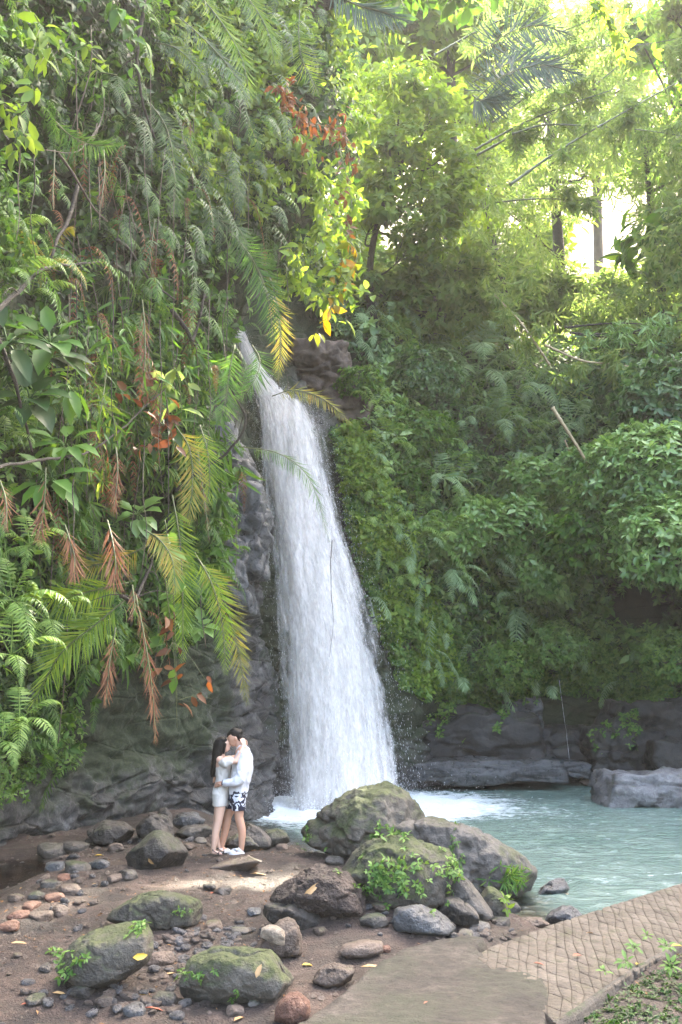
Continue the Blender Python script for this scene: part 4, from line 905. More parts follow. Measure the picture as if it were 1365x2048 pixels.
FR = [
 ('bright lime palm frond arching down at the top, left of two', [(372, -40), (440, 40), (485, 120), (503, 215)], .62, 46, 'palm_bright', .9, .7, .6, None),
 ('bright lime palm frond arching down at the top, right of two', [(420, -60), (490, -10), (535, 60), (552, 140)], .6, 44, 'palm_bright', .7, .7, .6, None),
 ('pale backlit palm frond fanned out at the top centre', [(600, 20), (598, 70), (605, 120), (640, 190)], .62, 40, 'palm_bright', .2, .1, 1, None),
 ('grey green feathery frond hanging below the bare branch', [(300, 205), (335, 260), (350, 350), (348, 440)], .40, 56, 'palm_grey', .9, .25, 1, None),
 ('deep green frond spreading left near the upper left edge', [(235, 150), (150, 140), (80, 165), (15, 210)], .62, 44, 'palm_green', .9, .9, .5, None),
 ('silver green frond at the top between the branch and the lime fronds', [(310, 85), (350, 95), (390, 130), (425, 185)], .36, 36, 'palm_grey', .8, .6, .6, None),
 ('long drooping silver frond in front of the lime fronds', [(360, 35), (420, 90), (470, 150), (500, 215)], .5, 44, 'palm_grey', 1.1, .9, .6, None),
 ('small green frond below the deep green spreading frond', [(100, 230), (140, 270), (190, 290), (250, 285)], .42, 34, 'palm_green', .7, .6, .7, None),
 ('long two sided frond hanging over the top of the waterfall', [(440, 440), (500, 510), (535, 590), (548, 690)], .62, 56, 'palm_green', 1.2, .3, 1, None),
 ('yellowing frond hanging beside the top of the waterfall', [(545, 570), (558, 630), (562, 690), (555, 760)], .48, 34, 'palm_yellow', 1.0, .5, .8, None),
 ('arching frond reaching left across the upper cliff', [(345, 560), (270, 555), (180, 590), (95, 655)], .62, 50, 'palm_green', 1.2, .8, .5, None),
 ('green frond spreading left beside the orange leaves', [(400, 690), (340, 685), (280, 705), (232, 745)], .5, 38, 'palm_green', 1.1, .7, .6, None),
 ('dark green drooping frond left of the upper chute', [(470, 690), (460, 740), (452, 800), (440, 850)], .52, 36, 'palm_green', 1.0, .3, 1, None),
 ('frond curling over the upper chute with open leaflets', [(505, 690), (520, 720), (510, 760), (480, 800)], .5, 22, 'palm_green', 1.2, .2, 1, None),
 ('straw tipped frond arching right across the waterfall', [(545, 792), (590, 780), (650, 800), (706, 852)], .36, 40, 'palm_yellow', 1.6, .6, .6, 19.0),
 ('thin frond hanging out over the middle of the waterfall', [(478, 893), (560, 908), (620, 960), (660, 1085)], .42, 40, 'palm_green', 1.4, .8, .6, 19.0),
 ('olive frond hanging straight down in the middle of the left side', [(345, 990), (360, 1080), (366, 1200), (366, 1325)], .46, 60, 'palm_bright', 1.4, .35, 1, None),
 ('yellow frond hanging lowest over the grey wall', [(395, 1115), (440, 1180), (472, 1280), (496, 1412)], .42, 62, 'palm_yellow', 1.6, .35, 1, None),
 ('yellow green frond hanging close beside the lowest yellow frond', [(390, 1105), (425, 1170), (445, 1250), (452, 1350)], .40, 50, 'palm_bright', 1.8, .35, 1, None),
 ('broad olive frond spreading left in the lower left', [(258, 1165), (190, 1180), (120, 1195), (45, 1192)], .5, 50, 'palm_bright', 1.2, .5, .8, None),
 ('long olive frond drooping to the lower left corner', [(250, 1200), (190, 1250), (120, 1310), (60, 1420)], .55, 56, 'palm_bright', 1.5, .4, .9, None),
 ('yellow green frond drooping beneath the brown dead fronds', [(290, 1060), (320, 1080), (345, 1120), (352, 1190)], .42, 40, 'palm_yellow', 1.3, .5, .8, None),
 ('frond with orange stem spread at the crook of the branch', [(300, 1090), (230, 1120), (170, 1130), (120, 1110)], .45, 40, 'palm_yellow', 1.0, .5, .8, None),
 ('green frond hanging from the branch left of the chute', [(400, 850), (415, 900), (420, 960), (412, 1020)], .42, 34, 'palm_bright', 1.3, .4, .9, None),
 ('bushy green frond hanging behind the orange dead frond', [(350, 850), (380, 900), (385, 980), (372, 1050)], .5, 44, 'palm_yellow', .9, .4, 1, None),
 ('pale frond in shade below the grey feathery frond', [(400, 400), (440, 440), (480, 460), (500, 520)], .42, 36, 'palm_grey', .8, .5, .8, None),
 ('small pale frond beside the grey feathery frond', [(395, 330), (430, 345), (470, 370), (500, 420)], .34, 30, 'palm_grey', .6, .6, .7, None),
 ('short green frond behind the rust leaves at the top', [(470, 210), (495, 240), (510, 270), (520, 300)], .42, 26, 'palm_green', .7, .6, .8, None),
]
for lb, pts, L, prs, mt, fw, gv, fc, dep in FR: px_frond(lb, pts, L, prs, mt, fw, gv, fc, dep, group='palm fronds on the left cliff')
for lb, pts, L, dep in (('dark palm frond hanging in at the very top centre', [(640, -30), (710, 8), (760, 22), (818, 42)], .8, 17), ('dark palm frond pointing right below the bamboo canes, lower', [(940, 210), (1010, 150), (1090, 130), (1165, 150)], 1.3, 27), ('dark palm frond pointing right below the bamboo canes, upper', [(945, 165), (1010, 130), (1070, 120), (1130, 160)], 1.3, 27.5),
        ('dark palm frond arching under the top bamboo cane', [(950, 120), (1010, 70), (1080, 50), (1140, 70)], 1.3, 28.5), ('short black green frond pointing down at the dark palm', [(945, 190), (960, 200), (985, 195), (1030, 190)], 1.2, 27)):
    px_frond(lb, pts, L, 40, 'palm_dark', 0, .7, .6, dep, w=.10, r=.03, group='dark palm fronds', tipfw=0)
DEAD = [
 ('rust brown dead frond hanging left of the dark hollow', [(232, 895), (236, 940), (232, 985), (226, 1030)], .22, 34, 1.2), ('bright orange dead strands hanging right of the dark hollow', [(396, 905), (404, 960), (412, 1020), (420, 1085)], .18, 30, 1.6),
 ('long brown dead frond hanging lowest at the left centre', [(272, 1190), (292, 1290), (306, 1390), (312, 1490)], .24, 56, 1.7), ('brown dead frond hanging near the left edge', [(92, 935), (90, 990), (84, 1040), (74, 1085)], .26, 30, .9),
 ('grey brown dead frond hanging at the lower left', [(232, 1255), (222, 1310), (216, 1360), (212, 1412)], .24, 34, 1.3), ('tangled brown dead frond above the broad olive frond', [(130, 1050), (140, 1080), (150, 1120), (146, 1160)], .30, 30, 1.3),
 ('brown dead frond lying over the branch crook', [(215, 1040), (225, 1080), (232, 1130), (225, 1175)], .34, 34, 1.4), ('orange dead frond below the branch crook', [(265, 1170), (268, 1190), (270, 1215), (262, 1235)], .22, 18, 1.5),
 ('dead brown frond hanging under the arching left frond', [(285, 600), (290, 660), (290, 730), (285, 790)], .22, 34, 1.2), ('dead frond stub in the shadow at the upper left', [(110, 300), (108, 350), (106, 390), (108, 420)], .14, 20, 1.0),
 ('dead brown frond with a pale stalk in the upper left', [(208, 300), (210, 340), (206, 380), (200, 430)], .2, 24, .9), ('withered frond hanging from the top of the bare branch', [(310, 440), (305, 480), (300, 520), (310, 560)], .22, 24, 1.0),
 ('dried brown frond tips at the left edge', [(0, 960), (10, 990), (14, 1020), (12, 1060)], .2, 20, 1.0)]
for lb, pts, L, prs, fw in DEAD: px_frond(lb, pts, L*1.5, int(prs*1.0), 'dead_brown' if 'orange' not in lb else 'leaf_rust', fw, .9, .8, None, w=.075, name='dead_frond', group='dead fronds on the left cliff', fwd=1.5, miss=.35, jit=.3)

# --- bare branches and lianas on the left
def branch(label, pts, r, mat='bark', fw=.6, name='branch', cat='branch', dep=None, twigs=0, group=None, wig=.03):
    k = len(pts); P = np.array([at(u, v, (DL(u) - .7 if dep is None else dep) - fw)[:] for u, v in pts])
    C = catmull(P, 14*k); C = C + wig*np.stack([fbm(C*2.2 + j*9, 3) for j in range(3)], -1)
    o = thing(name, label, cat, C[0], group)
    MB().add(*tube(C, np.linspace(r, r*.45, len(C))*(1+.15*fbm(C*9, 2)), 7)).build('stem', mat, o, True)
    for i in range(twigs):
        a = rng.integers(len(C)//5, len(C)-2); d = nrm(rng.normal(0, 1, 3) + np.array([0, -.3, -.2])); L = rng.uniform(.25, .7)
        MB().add(*tube(catmull([C[a], C[a]+d*L*.5+[0, 0, .03], C[a]+d*L+[0, 0, -.08]], 8), np.linspace(r*.35, r*.1, 8), 5)).build('twig', mat, o)
    return o
branch('dark upright branch running down from the top edge at the left', [(295, -40), (285, 40), (274, 120), (286, 200), (310, 275)], .035, fw=1.3, twigs=5)
branch('thin pale twig crossing below the deep green spreading frond', [(200, 250), (165, 295), (140, 306), (92, 300)], .012, 'bark_pale', 1.4, wig=.01)
branch('thick mossy branch rising from the left edge', [(-30, 640), (30, 590), (80, 545), (130, 530), (200, 525)], .03, fw=.9, twigs=3)
branch('long bare branch sweeping across the left cliff below the big leaves', [(-20, 935), (70, 922), (170, 905), (240, 860), (300, 805), (340, 770)], .02, fw=1.2, twigs=4)
branch('crooked branch reaching out to the waterfall', [(350, 985), (400, 940), (450, 910), (484, 870), (490, 830), (470, 790), (462, 760)], .03, 'bark', 1.8, dep=18.6, twigs=4)
branch('dark branch tangle above the upper chute', [(345, 620), (375, 660), (385, 680), (400, 640), (412, 580)], .04, fw=1.0, twigs=6)
branch('dark hooked branch among the dead fronds at the lower left', [(245, 1190), (270, 1200), (285, 1170), (300, 1130), (312, 1090)], .03, fw=1.6, twigs=4)
branch('pale leaning stem in the upper left shadow', [(120, 310), (160, 370), (190, 420), (215, 445)], .02, 'bark_pale', .9)
branch('grey diagonal stem behind the dead frond stub', [(155, 370), (140, 430), (115, 480), (100, 530)], .035, 'bark', .7, twigs=2)
branch('diagonal dark stem in the upper middle of the left cliff', [(235, 480), (262, 500), (300, 560), (350, 600)], .03, fw=.9)
branch('slim grey trunk in the dark corner at the left edge', [(-10, 660), (15, 720), (40, 800), (65, 905)], .03, 'bark', .9)
for i, (u, a, b, sway) in enumerate(((66, 250, 520, 8), (40, 290, 480, -6), (152, 560, 800, 10), (347, 380, 800, 4), (455, 480, 700, -3), (320, 640, 1000, 8), (335, 800, 1230, 5), (290, 880, 1150, -8), (225, 560, 880, 6), (148, 960, 1130, 3), (665, 1080, 1315, -6), (575, 560, 800, 4), (620, 480, 640, 4), (420, 600, 900, -5), (260, 420, 620, 5))):
    wh = ['by the upper left edge', 'nearest the left edge', 'beside the big strap leaves', 'long and pale, through the left cliff centre', 'beside the top of the chute', 'in front of the dark hollow', 'dangling past the olive frond', 'inside the dark hollow', 'above the dark hollow', 'by the brown dead frond at the left', 'thin and black against the white water', 'over the brown bare rock', 'under the orange leaves', 'left of the chute', 'under the grey feathery frond'][i]
    branch(f'thin hanging vine {wh}', [(u, a), (u+sway*.4, a*.6+b*.4), (u-sway*.3, a*.3+b*.7), (u+sway, b)], .008, 'bark_pale' if i % 2 else 'bark', 1.3 + .05*i, 'vine', 'vine', group='hanging vines', dep=19.5 if u > 560 else None, wig=.02)

# --- sprays: a thin stem with leaves set alternately along it
def spray(label, pts, size, n, mat, fw=.8, tmpl=LEAF, name='leafy_vine', cat='vine', dep=None, group=None, hang=.6, spread=.9, stem='frond_stem', r=.009, side_twigs=0):
    P = np.array([at(u, v, (DL(u) - .7 if dep is None else dep) - fw)[:] for u, v in pts]); C = catmull(P, 30)
    o = thing(name, label, cat, C[0], group); mb = MB().add(*tube(C, np.linspace(r, r*.4, 30), 5)); nodes = [C]
    for i in range(side_twigs):
        a = rng.integers(3, 27); d = nrm(rng.normal(0, 1, 3)*np.array([1, .7, .6]) + DOWN*.5); L = rng.uniform(.3, .8)
        Q = catmull([C[a], C[a]+d*L*.5, C[a]+d*L+DOWN*.2*L], 10); mb.add(*tube(Q, np.linspace(r*.6, r*.25, 10), 4)); nodes.append(Q)
    mb.build('stem', stem, o)
    allp = np.concatenate(nodes); a = rng.integers(2, len(allp), n)
    d = rng.normal(0, spread, (n, 3)) + DOWN*hang; v, t = leaves(allp[a] + rng.normal(0, .03, (n, 3)), d, rng.normal(0, .6, (n, 3)) + np.array([0, -.6, .8]), size*rng.uniform(.6, 1.2, n), tmpl)
    MB().add(v, t).build('leaves', mat, o); return o
SPR = [
 ('rust red leafy vine at the top centre', [(545, 165), (575, 195), (600, 240), (590, 280)], .2, 90, 'leaf_rust', 1.3, LEAF, 6), ('rust leaved twig curving right from the red vine', [(600, 235), (640, 250), (680, 260), (705, 290)], .19, 50, 'leaf_rust', 1.3, LEAF, 4),
 ('rust leaved vine hanging at the right edge of the creeper', [(690, 270), (700, 330), (690, 400), (700, 470)], .17, 44, 'leaf_rust', 1.3, LEAF, 4), ('orange tinted vine hanging at the end of the creeper', [(690, 470), (715, 510), (690, 560), (650, 640)], .27, 40, 'leaf_orange', 1.3, LEAF, 5),
 ('yellow green vine with large leaves above the brown bare rock', [(640, 470), (660, 520), (690, 560), (705, 590)], .3, 44, 'leaf_lime', 1.2, LEAF, 6), ('lime vine drooping below the creeper, over the chute', [(560, 480), (600, 520), (620, 570), (640, 620)], .26, 44, 'leaf_lime', 1.0, LEAF, 6),
 ('lime creeper strand along its right edge, upper', [(680, 300), (700, 380), (705, 440), (700, 520)], .24, 80, 'leaf_lime', 1.1, LEAF, 8), ('lime creeper strand behind the rust leaves', [(620, 290), (640, 380), (640, 450), (620, 520)], .22, 90, 'leaf_lime', .9, LEAF, 9),
 ('lime twig with narrow leaves at the left edge', [(-10, 190), (30, 240), (60, 280), (90, 300)], .2, 40, 'leaf_lime', 1.5, LEAF, 5), ('yellow leaf twig in the dark upper left', [(70, 30), (85, 60), (95, 95), (80, 130)], .26, 18, 'leaf_lime', 1.5, LEAF, 3),
 ('yellow green leaf twig near the top, left of the bare branch', [(160, 80), (180, 100), (200, 120), (225, 140)], .2, 16, 'leaf_lime', 1.5, LEAF, 3), ('bright leafy sprig at the very top of the left cliff', [(220, -20), (240, 20), (260, 60), (300, 100)], .3, 40, 'leaf_mid', 1.4, LEAF, 5),
 ('large pale leaves hanging in front of the chute, at the left', [(350, 720), (358, 760), (362, 800), (365, 850)], .38, 12, 'leaf_pale', 1.7, LEAF, 2), ('orange leaf cluster beside the large pale leaves', [(330, 780), (340, 840), (345, 880), (350, 900)], .26, 18, 'leaf_rust', 1.5, LEAF, 3),
 ('vine with heart shaped pale leaves hanging low over the wall', [(330, 1040), (345, 1150), (350, 1250), (355, 1400)], .24, 26, 'leaf_ivy', 2.0, LEAFW, 3), ('russet vine with drooping leaves hanging low over the wall', [(325, 1120), (340, 1230), (350, 1330), (355, 1455)], .2, 22, 'leaf_rust', 2.0, LEAF, 3),
 ('rusty leaf cluster at the middle of the left cliff', [(285, 720), (290, 760), (295, 790), (280, 830)], .24, 20, 'leaf_rust', 1.3, LEAF, 3), ('hanging lime vine left of the dark hollow', [(200, 640), (215, 720), (205, 800), (190, 900)], .3, 50, 'leaf_mid', 1.2, LANCE, 6),
 ('green vine with long leaves right of the big strap leaves', [(190, 700), (210, 760), (200, 860), (215, 960)], .3, 60, 'leaf_lime', .9, LANCE, 7)]
for lb, pts, sz, nn, mt, fw, tm, tw in SPR: spray(lb, pts, sz, nn, mt, fw, tm, side_twigs=tw, group='leafy vines on the left cliff')
spray('bright leafy twig hanging in from the top right', [(1180, -30), (1205, 30), (1230, 60), (1250, 90)], .22, 110, 'leaf_lime', 0, LEAF, dep=15, side_twigs=10, spread=.8)
spray('lime leaf cluster hanging at the top beside the middle tree', [(765, 40), (775, 120), (785, 170), (790, 205)], .35, 26, 'leaf_lime', 0, LANCE, dep=22, side_twigs=3)

# --- rosettes with big leaves, as separate plants
def rosette(label, u, v, k, size, mat, tmpl, fw=.7, dep=None, beta=(35, 95), name='broad_leaf_plant', cat='plant', group=None, on=None, droop=.35):
    if on is not None: p = np.array(on[0]); ax = np.array(on[1])
    else:
        p = np.array(at(u, v, (DL(u) - .7 if dep is None else dep) - fw)); ax = np.array([.1, -.75, .65])
    o = thing(name, label, cat, p, group); ax = nrm(ax); rx = nrm(np.cross(ax, [.3, .2, .9])); ry = np.cross(ax, rx)
    for i in range(k):
        ph = i*2.4 + rng.normal()*.25; be = R(rng.uniform(*beta)); rad = math.cos(ph)*rx + math.sin(ph)*ry
        d = ax*math.cos(be) + rad*math.sin(be) + DOWN*droop; L = size*rng.uniform(.7, 1.15)
        q0 = p; q1 = p + nrm(d)*L*.35 + np.array([0, 0, .05*L])
        v_, t_ = leaves([q1], [d], [ax + np.array([0, 0, .6])], L, tmpl)
        leaf = MB().add(v_, t_).add(*tube([q0, (q0+q1)/2 + [0, 0, .02], q1], [.012*size*2]*3, 4)).build('leaf', mat, o)
    return o
rosette('big plant with glossy strap leaves near the left edge', 78, 722, 14, .48, 'leaf_dark', BIG)
rosette('large heart leaved plant at the left edge below the strap leaves', 60, 800, 10, .36, 'leaf_dark', leaf_t(.75, .3, .14, ((.12, .9), (.4, 1), (.75, .6))), 1.0)
rosette('plant with two long hanging grey green leaves', 132, 770, 6, .5, 'leaf_mid', BIG, .9, beta=(70, 110), droop=1.1)
rosette('dark broad leaved plant at the left edge, below the mossy branch', 15, 690, 9, .5, 'leaf_dark', BIG)
rosette('bright glossy rosette right of the strap leaves', 100, 690, 10, .5, 'leaf_mid', LEAF, 1.1)
rosette('green rosette low on the left wall below the long bare branch', 100, 960, 10, .4, 'leaf_mid', LEAF, .9)
rosette('young leafy plant under the brown dead fronds', 130, 890, 10, .36, 'leaf_mid', LEAF, 1.0)
rosette('strap leaved plant in shade above the dark hollow', 330, 860, 12, .5, 'leaf_dark', BIG, .7)
rosette('green tuft on the grey rock of the left wall', 250, 1310, 9, .28, 'leaf_ivy', LEAF, -2.8)
rosette('tuft of round leaves right of the lowest brown dead frond', 400, 1255, 12, .3, 'leaf_cool', LEAFW, -2.2)
rosette('leafy tuft on the wall above the grey rock ledge', 275, 1030, 12, .34, 'leaf_cool', LEAFW, -.6)

# --- ferns: each frond its own part
def fern(label, p, ax, size, k, mat, name='fern', group=None, arch=.45, w=.16, pairs=22, spread=(45, 85), L=.26):
    p = np.array(p); ax = nrm(np.array(ax)); o = thing(name, label, 'fern', p, group)
    rx = nrm(np.cross(ax, [.3, .2, .9])); ry = np.cross(ax, rx)
    for i in range(k):
        ph = i*2*math.pi/k + rng.normal()*.25; be = R(rng.uniform(*spread)); s = size*rng.uniform(.75, 1.15)
        d = nrm(ax*math.cos(be) + (math.cos(ph)*rx + math.sin(ph)*ry)*math.sin(be))
        if d[1] > .5: d = nrm(d*np.array([1, -.3, 1]))
        P = [p, p + d*s*.5 + np.array([0, 0, .06*s]), p + d*s*.85 + DOWN*arch*.35*s, p + d*s + DOWN*arch*s]
        st, lf = frond_geo(P, s*L, pairs, None, .25, .35, w, .010*size, jitter=.06, prof=lambda t: np.clip(np.minimum(t*4.5, (1.03-t)*1.35), .05, 1))
        MB().add(*st).add(*lf).build('frond', mat, o)
    return o
def cfern(label, u, v, size, k, mat, off=.25, **kw):
    h, nn = cl(u, v, off)
    if h is None: return
    return fern(label, h, np.array(nn) + np.array([0, -.2, .5]), size, k, mat, **kw)
def lfern(label, u, v, size, k, mat, fw=.8, **kw):
    return fern(label, at(u, v, DL(u)-fw), (.15, -.8, .6), size, k, mat, **kw)
for a in [('fern with hanging fronds at the left edge, upper', 10, 545, .8, 7, 'fern_green'), ('ladder fern beside the mossy branch with a yellow tip', 95, 520, .75, 6, 'palm_yellow'), ('fern below the ladder fern near the left edge', 62, 590, .7, 7, 'fern_green'),
          ('shade fern at the far left under the strap leaves', 10, 880, .6, 6, 'fern_green'), ('broad fern at the lower left edge', 25, 1200, .75, 8, 'fern_green'), ('single bright fern hanging lowest at the lower left', 22, 1310, .7, 5, 'fern_green'),
          ('fern in shade behind the broad olive frond', 95, 1240, .7, 7, 'fern_green'), ('yellow green fern above the lower left seedlings', 40, 1440, .6, 6, 'fern_green'), ('small fern at the left edge on the lower wall', 5, 1480, .5, 6, 'fern_green'),
          ('dark fern in the upper left shadow', 30, 460, .6, 7, 'fern_green'), ('pale fern by the brown dead frond at the left', 60, 1090, .65, 7, 'fern_green'), ('fern hanging on the wall below the olive frond', 190, 1270, .5, 6, 'fern_green')]:
    lfern(*a, group='ferns on the left cliff')
RF = [(960, 812, 2.3, 9, 'fern_cool', 'largest blue green fern in the middle of the right slope'), (1010, 690, 1.7, 8, 'fern_cool', 'pale fern high on the right slope'), (1062, 800, 1.7, 8, 'fern_cool', 'pale green fern right of the largest blue green fern'), (1030, 830, 1.2, 7, 'fern_green', 'smaller fern between the two large pale ferns'),
      (1110, 985, 1.3, 6, 'fern_green', 'bright fern crossed by the leaning dry bamboo'), (1165, 1050, 1.2, 7, 'fern_green', 'bright yellow green fern at the right bush'), (812, 1120, 1.2, 7, 'fern_green', 'lime fern right of the waterfall, upper'), (775, 1075, .9, 6, 'fern_green', 'small lime fern close to the waterfall edge'),
      (870, 1160, 1.0, 7, 'fern_cool', 'pale fern right of the lime fern'), (905, 1150, .9, 6, 'fern_cool', 'fern with drooping tips left of the low fern'), (985, 1205, 1.5, 8, 'fern_cool', 'wide low fern on the lower right cliff'), (930, 1130, 1.1, 7, 'fern_cool', 'cool green fern above the wide low fern'),
      (1175, 740, 1.6, 8, 'fern_cool', 'hazy fern below the dark fallen canes'), (1215, 785, 1.4, 8, 'fern_cool', 'hazy fern right of the fallen canes'), (1120, 760, 1.3, 7, 'fern_green', 'yellowish fern under the fallen canes'), (960, 735, 1.5, 8, 'fern_cool', 'pale fern above the largest blue green fern'),
      (990, 900, 1.3, 7, 'fern_cool', 'fern hanging under the largest blue green fern'), (1050, 900, 1.2, 7, 'fern_green', 'small bright fern below the pale green fern'), (860, 960, 1.0, 6, 'fern_green', 'fern in shade at the middle of the right cliff'), (760, 880, .9, 6, 'fern_green', 'bright fern beside the top of the main drop'),
      (720, 870, .8, 6, 'fern_green', 'little fern on the ledge at the top of the main drop'), (900, 680, 1.2, 7, 'fern_cool', 'dim fern at the upper end of the slope'), (1250, 700, 1.3, 7, 'fern_cool', 'fern half hidden in the haze at the right'), (760, 640, 1.1, 7, 'fern_cool', 'dark fern above the brown bare rock'),
      (1180, 880, 1.2, 7, 'fern_cool', 'fern in the gap right of the leaning dry bamboo'), (840, 1010, .9, 6, 'fern_cool', 'fern left of the pale rock patch'), (1040, 1110, 1.1, 7, 'fern_cool', 'fern under the bright crossed fern'), (1075, 700, 1.3, 7, 'fern_green', 'fern at the foot of the hazy trunks')]
for u, v, s, k, mt, lb in RF: cfern(lb, u, v, s*1.15, k, mt, 1.1, group='ferns on the right cliff', pairs=20)

# --- shrubs on the right cliff and big-leaved plants
def shrub(label, p, Rr, n, size, mat, tmpl=LEAF, k=6, name='shrub', group=None, flat=.8, stems=5):
    p = np.array(p); o = thing(name, label, 'shrub', p, group)
    c = p + np.array([0, -Rr*.4, Rr*.3]); d = nrm(rng.normal(0, 1, (n, 3))); d[:, 1] = -np.abs(d[:, 1])*.9 + .25*rng.random(n)
    lum = 1 + .35*fbm(d*2.2 + rng.random()*9, 3)
    Q = c + d*(Rr*lum*rng.uniform(.55, 1.0, n)**.5)[:, None]*np.array([1.15, .9, flat])
    MB().add(*clusters(Q, d + np.array([0, 0, .3]), k, size, 62, .3, tmpl=tmpl)).build('foliage', mat, o)
    for i in range(stems):
        e = Q[rng.integers(0, n)]; MB().add(*tube(catmull([p, (p+e)/2 + rng.normal(0, .1*Rr, 3), e], 8), np.linspace(.03*Rr, .008, 8), 5)).build('stem', 'bark', o)
    return o
SB = [(1300, 985, 1.9, 420, .3, 'leaf_cool', 26.5, 'big rounded bush of pale green leaves at the right edge'), (1215, 1085, 1.4, 260, .28, 'leaf_mid', 27, 'light green bush overhanging the cave, left part'), (1340, 1110, 1.6, 320, .28, 'leaf_cool', 25.5, 'light green bush overhanging the cave at the right edge'),
      (1345, 850, 1.9, 300, .34, 'leaf_cool_dark', 27.5, 'dark bluish bush at the right edge above the pale bush'), (1290, 780, 1.6, 240, .32, 'leaf_cool_dark', 30, 'bluish green bush under the hazy bamboo'), (1180, 950, 1.0, 150, .3, 'leaf_cool', 29, 'leafy bush at the end of the leaning dry bamboo'),
      (1030, 1060, 1.1, 170, .36, 'leaf_cool', 29.5, 'glossy leaved bush in the middle of the right cliff'), (950, 1050, .9, 130, .36, 'leaf_cool', 29, 'glossy leaved plant left of the glossy bush'), (890, 1080, .8, 120, .36, 'leaf_cool', 28.6, 'glossy leaved plant above the pale ferns'),
      (1100, 1150, 1.0, 150, .32, 'leaf_cool', 29.2, 'leafy bush left of the cave'), (830, 880, 1.0, 170, .24, 'leaf_mid', 29, 'yellow green bush right of the top of the main drop'), (800, 960, .8, 130, .22, 'leaf_mid', 28.4, 'yellow green small bush beside the fall'),
      (850, 760, 1.1, 180, .22, 'leaf_cool_dark', 30, 'dark bush in the shade above the yellow green bush'), (1060, 960, .9, 120, .3, 'leaf_cool', 30, 'leafy plant left of the leaning dry bamboo'), (1140, 1090, .8, 110, .3, 'leaf_mid', 28.6, 'bright leafed bush in front of the cave bush'),
      (1010, 1330, .9, 150, .18, 'leaf_ivy', 29.4, 'bright low plant cushion above the wet ledges'), (1110, 1290, .9, 150, .2, 'leaf_cool', 29.8, 'green cushion right of the thin trickle'), (1330, 1310, .9, 110, .2, 'leaf_ivy', 28, 'trailing plant below the cave at the right edge'),
      (720, 760, .6, 90, .2, 'leaf_mid', 27.6, 'small bush on the brown rock lip'), (930, 950, .8, 100, .3, 'leaf_cool_dark', 30, 'dark leafy clump below the largest fern')]
for u, v, Rr, nq, sz, mt, dep, lb in SB:
    h, nn = cl(u, v); dep2 = min(dep, h.y) if h is not None else dep
    shrub(lb, at(u, v + 20, dep2), Rr, int(nq*1.9), sz*.68, mt, group='shrubs on the right cliff')

# ------------------------------------------------------------------ trees above the gorge
def tree(label, trunk, clumps, n, size, mat, tmpl=SMALL, r=.18, k=5, name='tree', bark='bark', group=None, droop=.35, fill=.6):
    """trunk: [(u,v,depth)...]; clumps: [(u,v,depth,radius m)...]"""
    T = np.array([at(u, v, d)[:] for u, v, d in trunk]); C = catmull(T, 24)
    o = thing(name, label, 'tree', C[0], group)
    MB().add(*tube(C, np.linspace(r, r*.35, 24)*(1+.12*fbm(C*2, 2)), 9)).build('trunk', bark, o, True)
    mb = MB(); lm = MB(); cl_ = np.array([(*at(u, v, d), rr) for u, v, d, rr in clumps]); tot = (cl_[:, 3]**2).sum()
    for c in cl_:
        m = int(n*c[3]**2/tot); d = nrm(rng.normal(0, 1, (m, 3))); lum = 1 + .6*fbm(d*2.5 + rng.random()*50, 3)
        Q = c[:3] + d*(c[3]*lum*rng.random(m)**fill)[:, None]*np.array([1.1, 1.1, .75])
        keep = fbm(Q*1.1/max(c[3]*.4, .3) + 5, 2) > -.28
        mb.add(*clusters(Q[keep], d[keep] + np.array([0, 0, .4]), k, size, 65, droop, tmpl=tmpl))
        a = C[np.argmin(np.linalg.norm(C - (c[:3] + DOWN*c[3]), axis=1))]
        mid = (a + c[:3])/2 + rng.normal(0, .25, 3) + np.array([0, 0, -.2])
        L = catmull([a, mid, c[:3]], 10); lm.add(*tube(L, np.linspace(r*.3, r*.08, 10), 6))
        for _ in range(4):
            e = c[:3] + nrm(rng.normal(0, 1, 3))*c[3]*.8; lm.add(*tube(catmull([L[6], (L[6]+e)/2 + rng.normal(0, .1, 3), e], 7), np.linspace(r*.1, r*.03, 7), 4))
    lm.build('limbs', bark, o, True); mb.build('crown', mat, o); return o
tree('light green tree in the middle above the fall', [(745, 640, 31.5), (740, 540, 31.2), (760, 430, 31), (800, 330, 31)], [(800, 180, 31, 1.7), (870, 220, 31.5, 1.5), (780, 290, 31, 1.4), (890, 310, 31.5, 1.6), (830, 390, 31, 1.4), (750, 430, 30.5, 1.0), (900, 420, 31, 1.4), (840, 480, 31, 1.2), (930, 360, 31.5, 1.0), (760, 360, 31, 1.0)], 1500, .28, 'leaf_lime', LEAF, .16, 6)
tree('shaded olive tree leaning behind the light green tree', [(870, 640, 33), (880, 540, 33), (870, 440, 33), (850, 300, 33.5)], [(850, 560, 32.5, 1.4), (790, 560, 32, 1.2), (900, 600, 33, 1.3), (930, 520, 33.5, 1.3), (960, 600, 34, 1.2), (720, 560, 31, .9), (820, 620, 32, 1.1)], 1000, .28, 'leaf_pale', LEAF, .22, 6)
tree('tall tree with a dark trunk at the top centre', [(900, 560, 42), (905, 300, 42), (902, 120, 42), (895, -80, 42)], [(820, 60, 41, 2.6), (760, 20, 40, 2.2), (950, 40, 42, 2.5), (700, 90, 39, 1.9), (880, -60, 42, 3), (1000, 100, 43, 2.2), (690, 200, 39, 1.4), (1030, 0, 43, 2.2)], 2600, .5, 'leaf_lime', LEAF, .32)
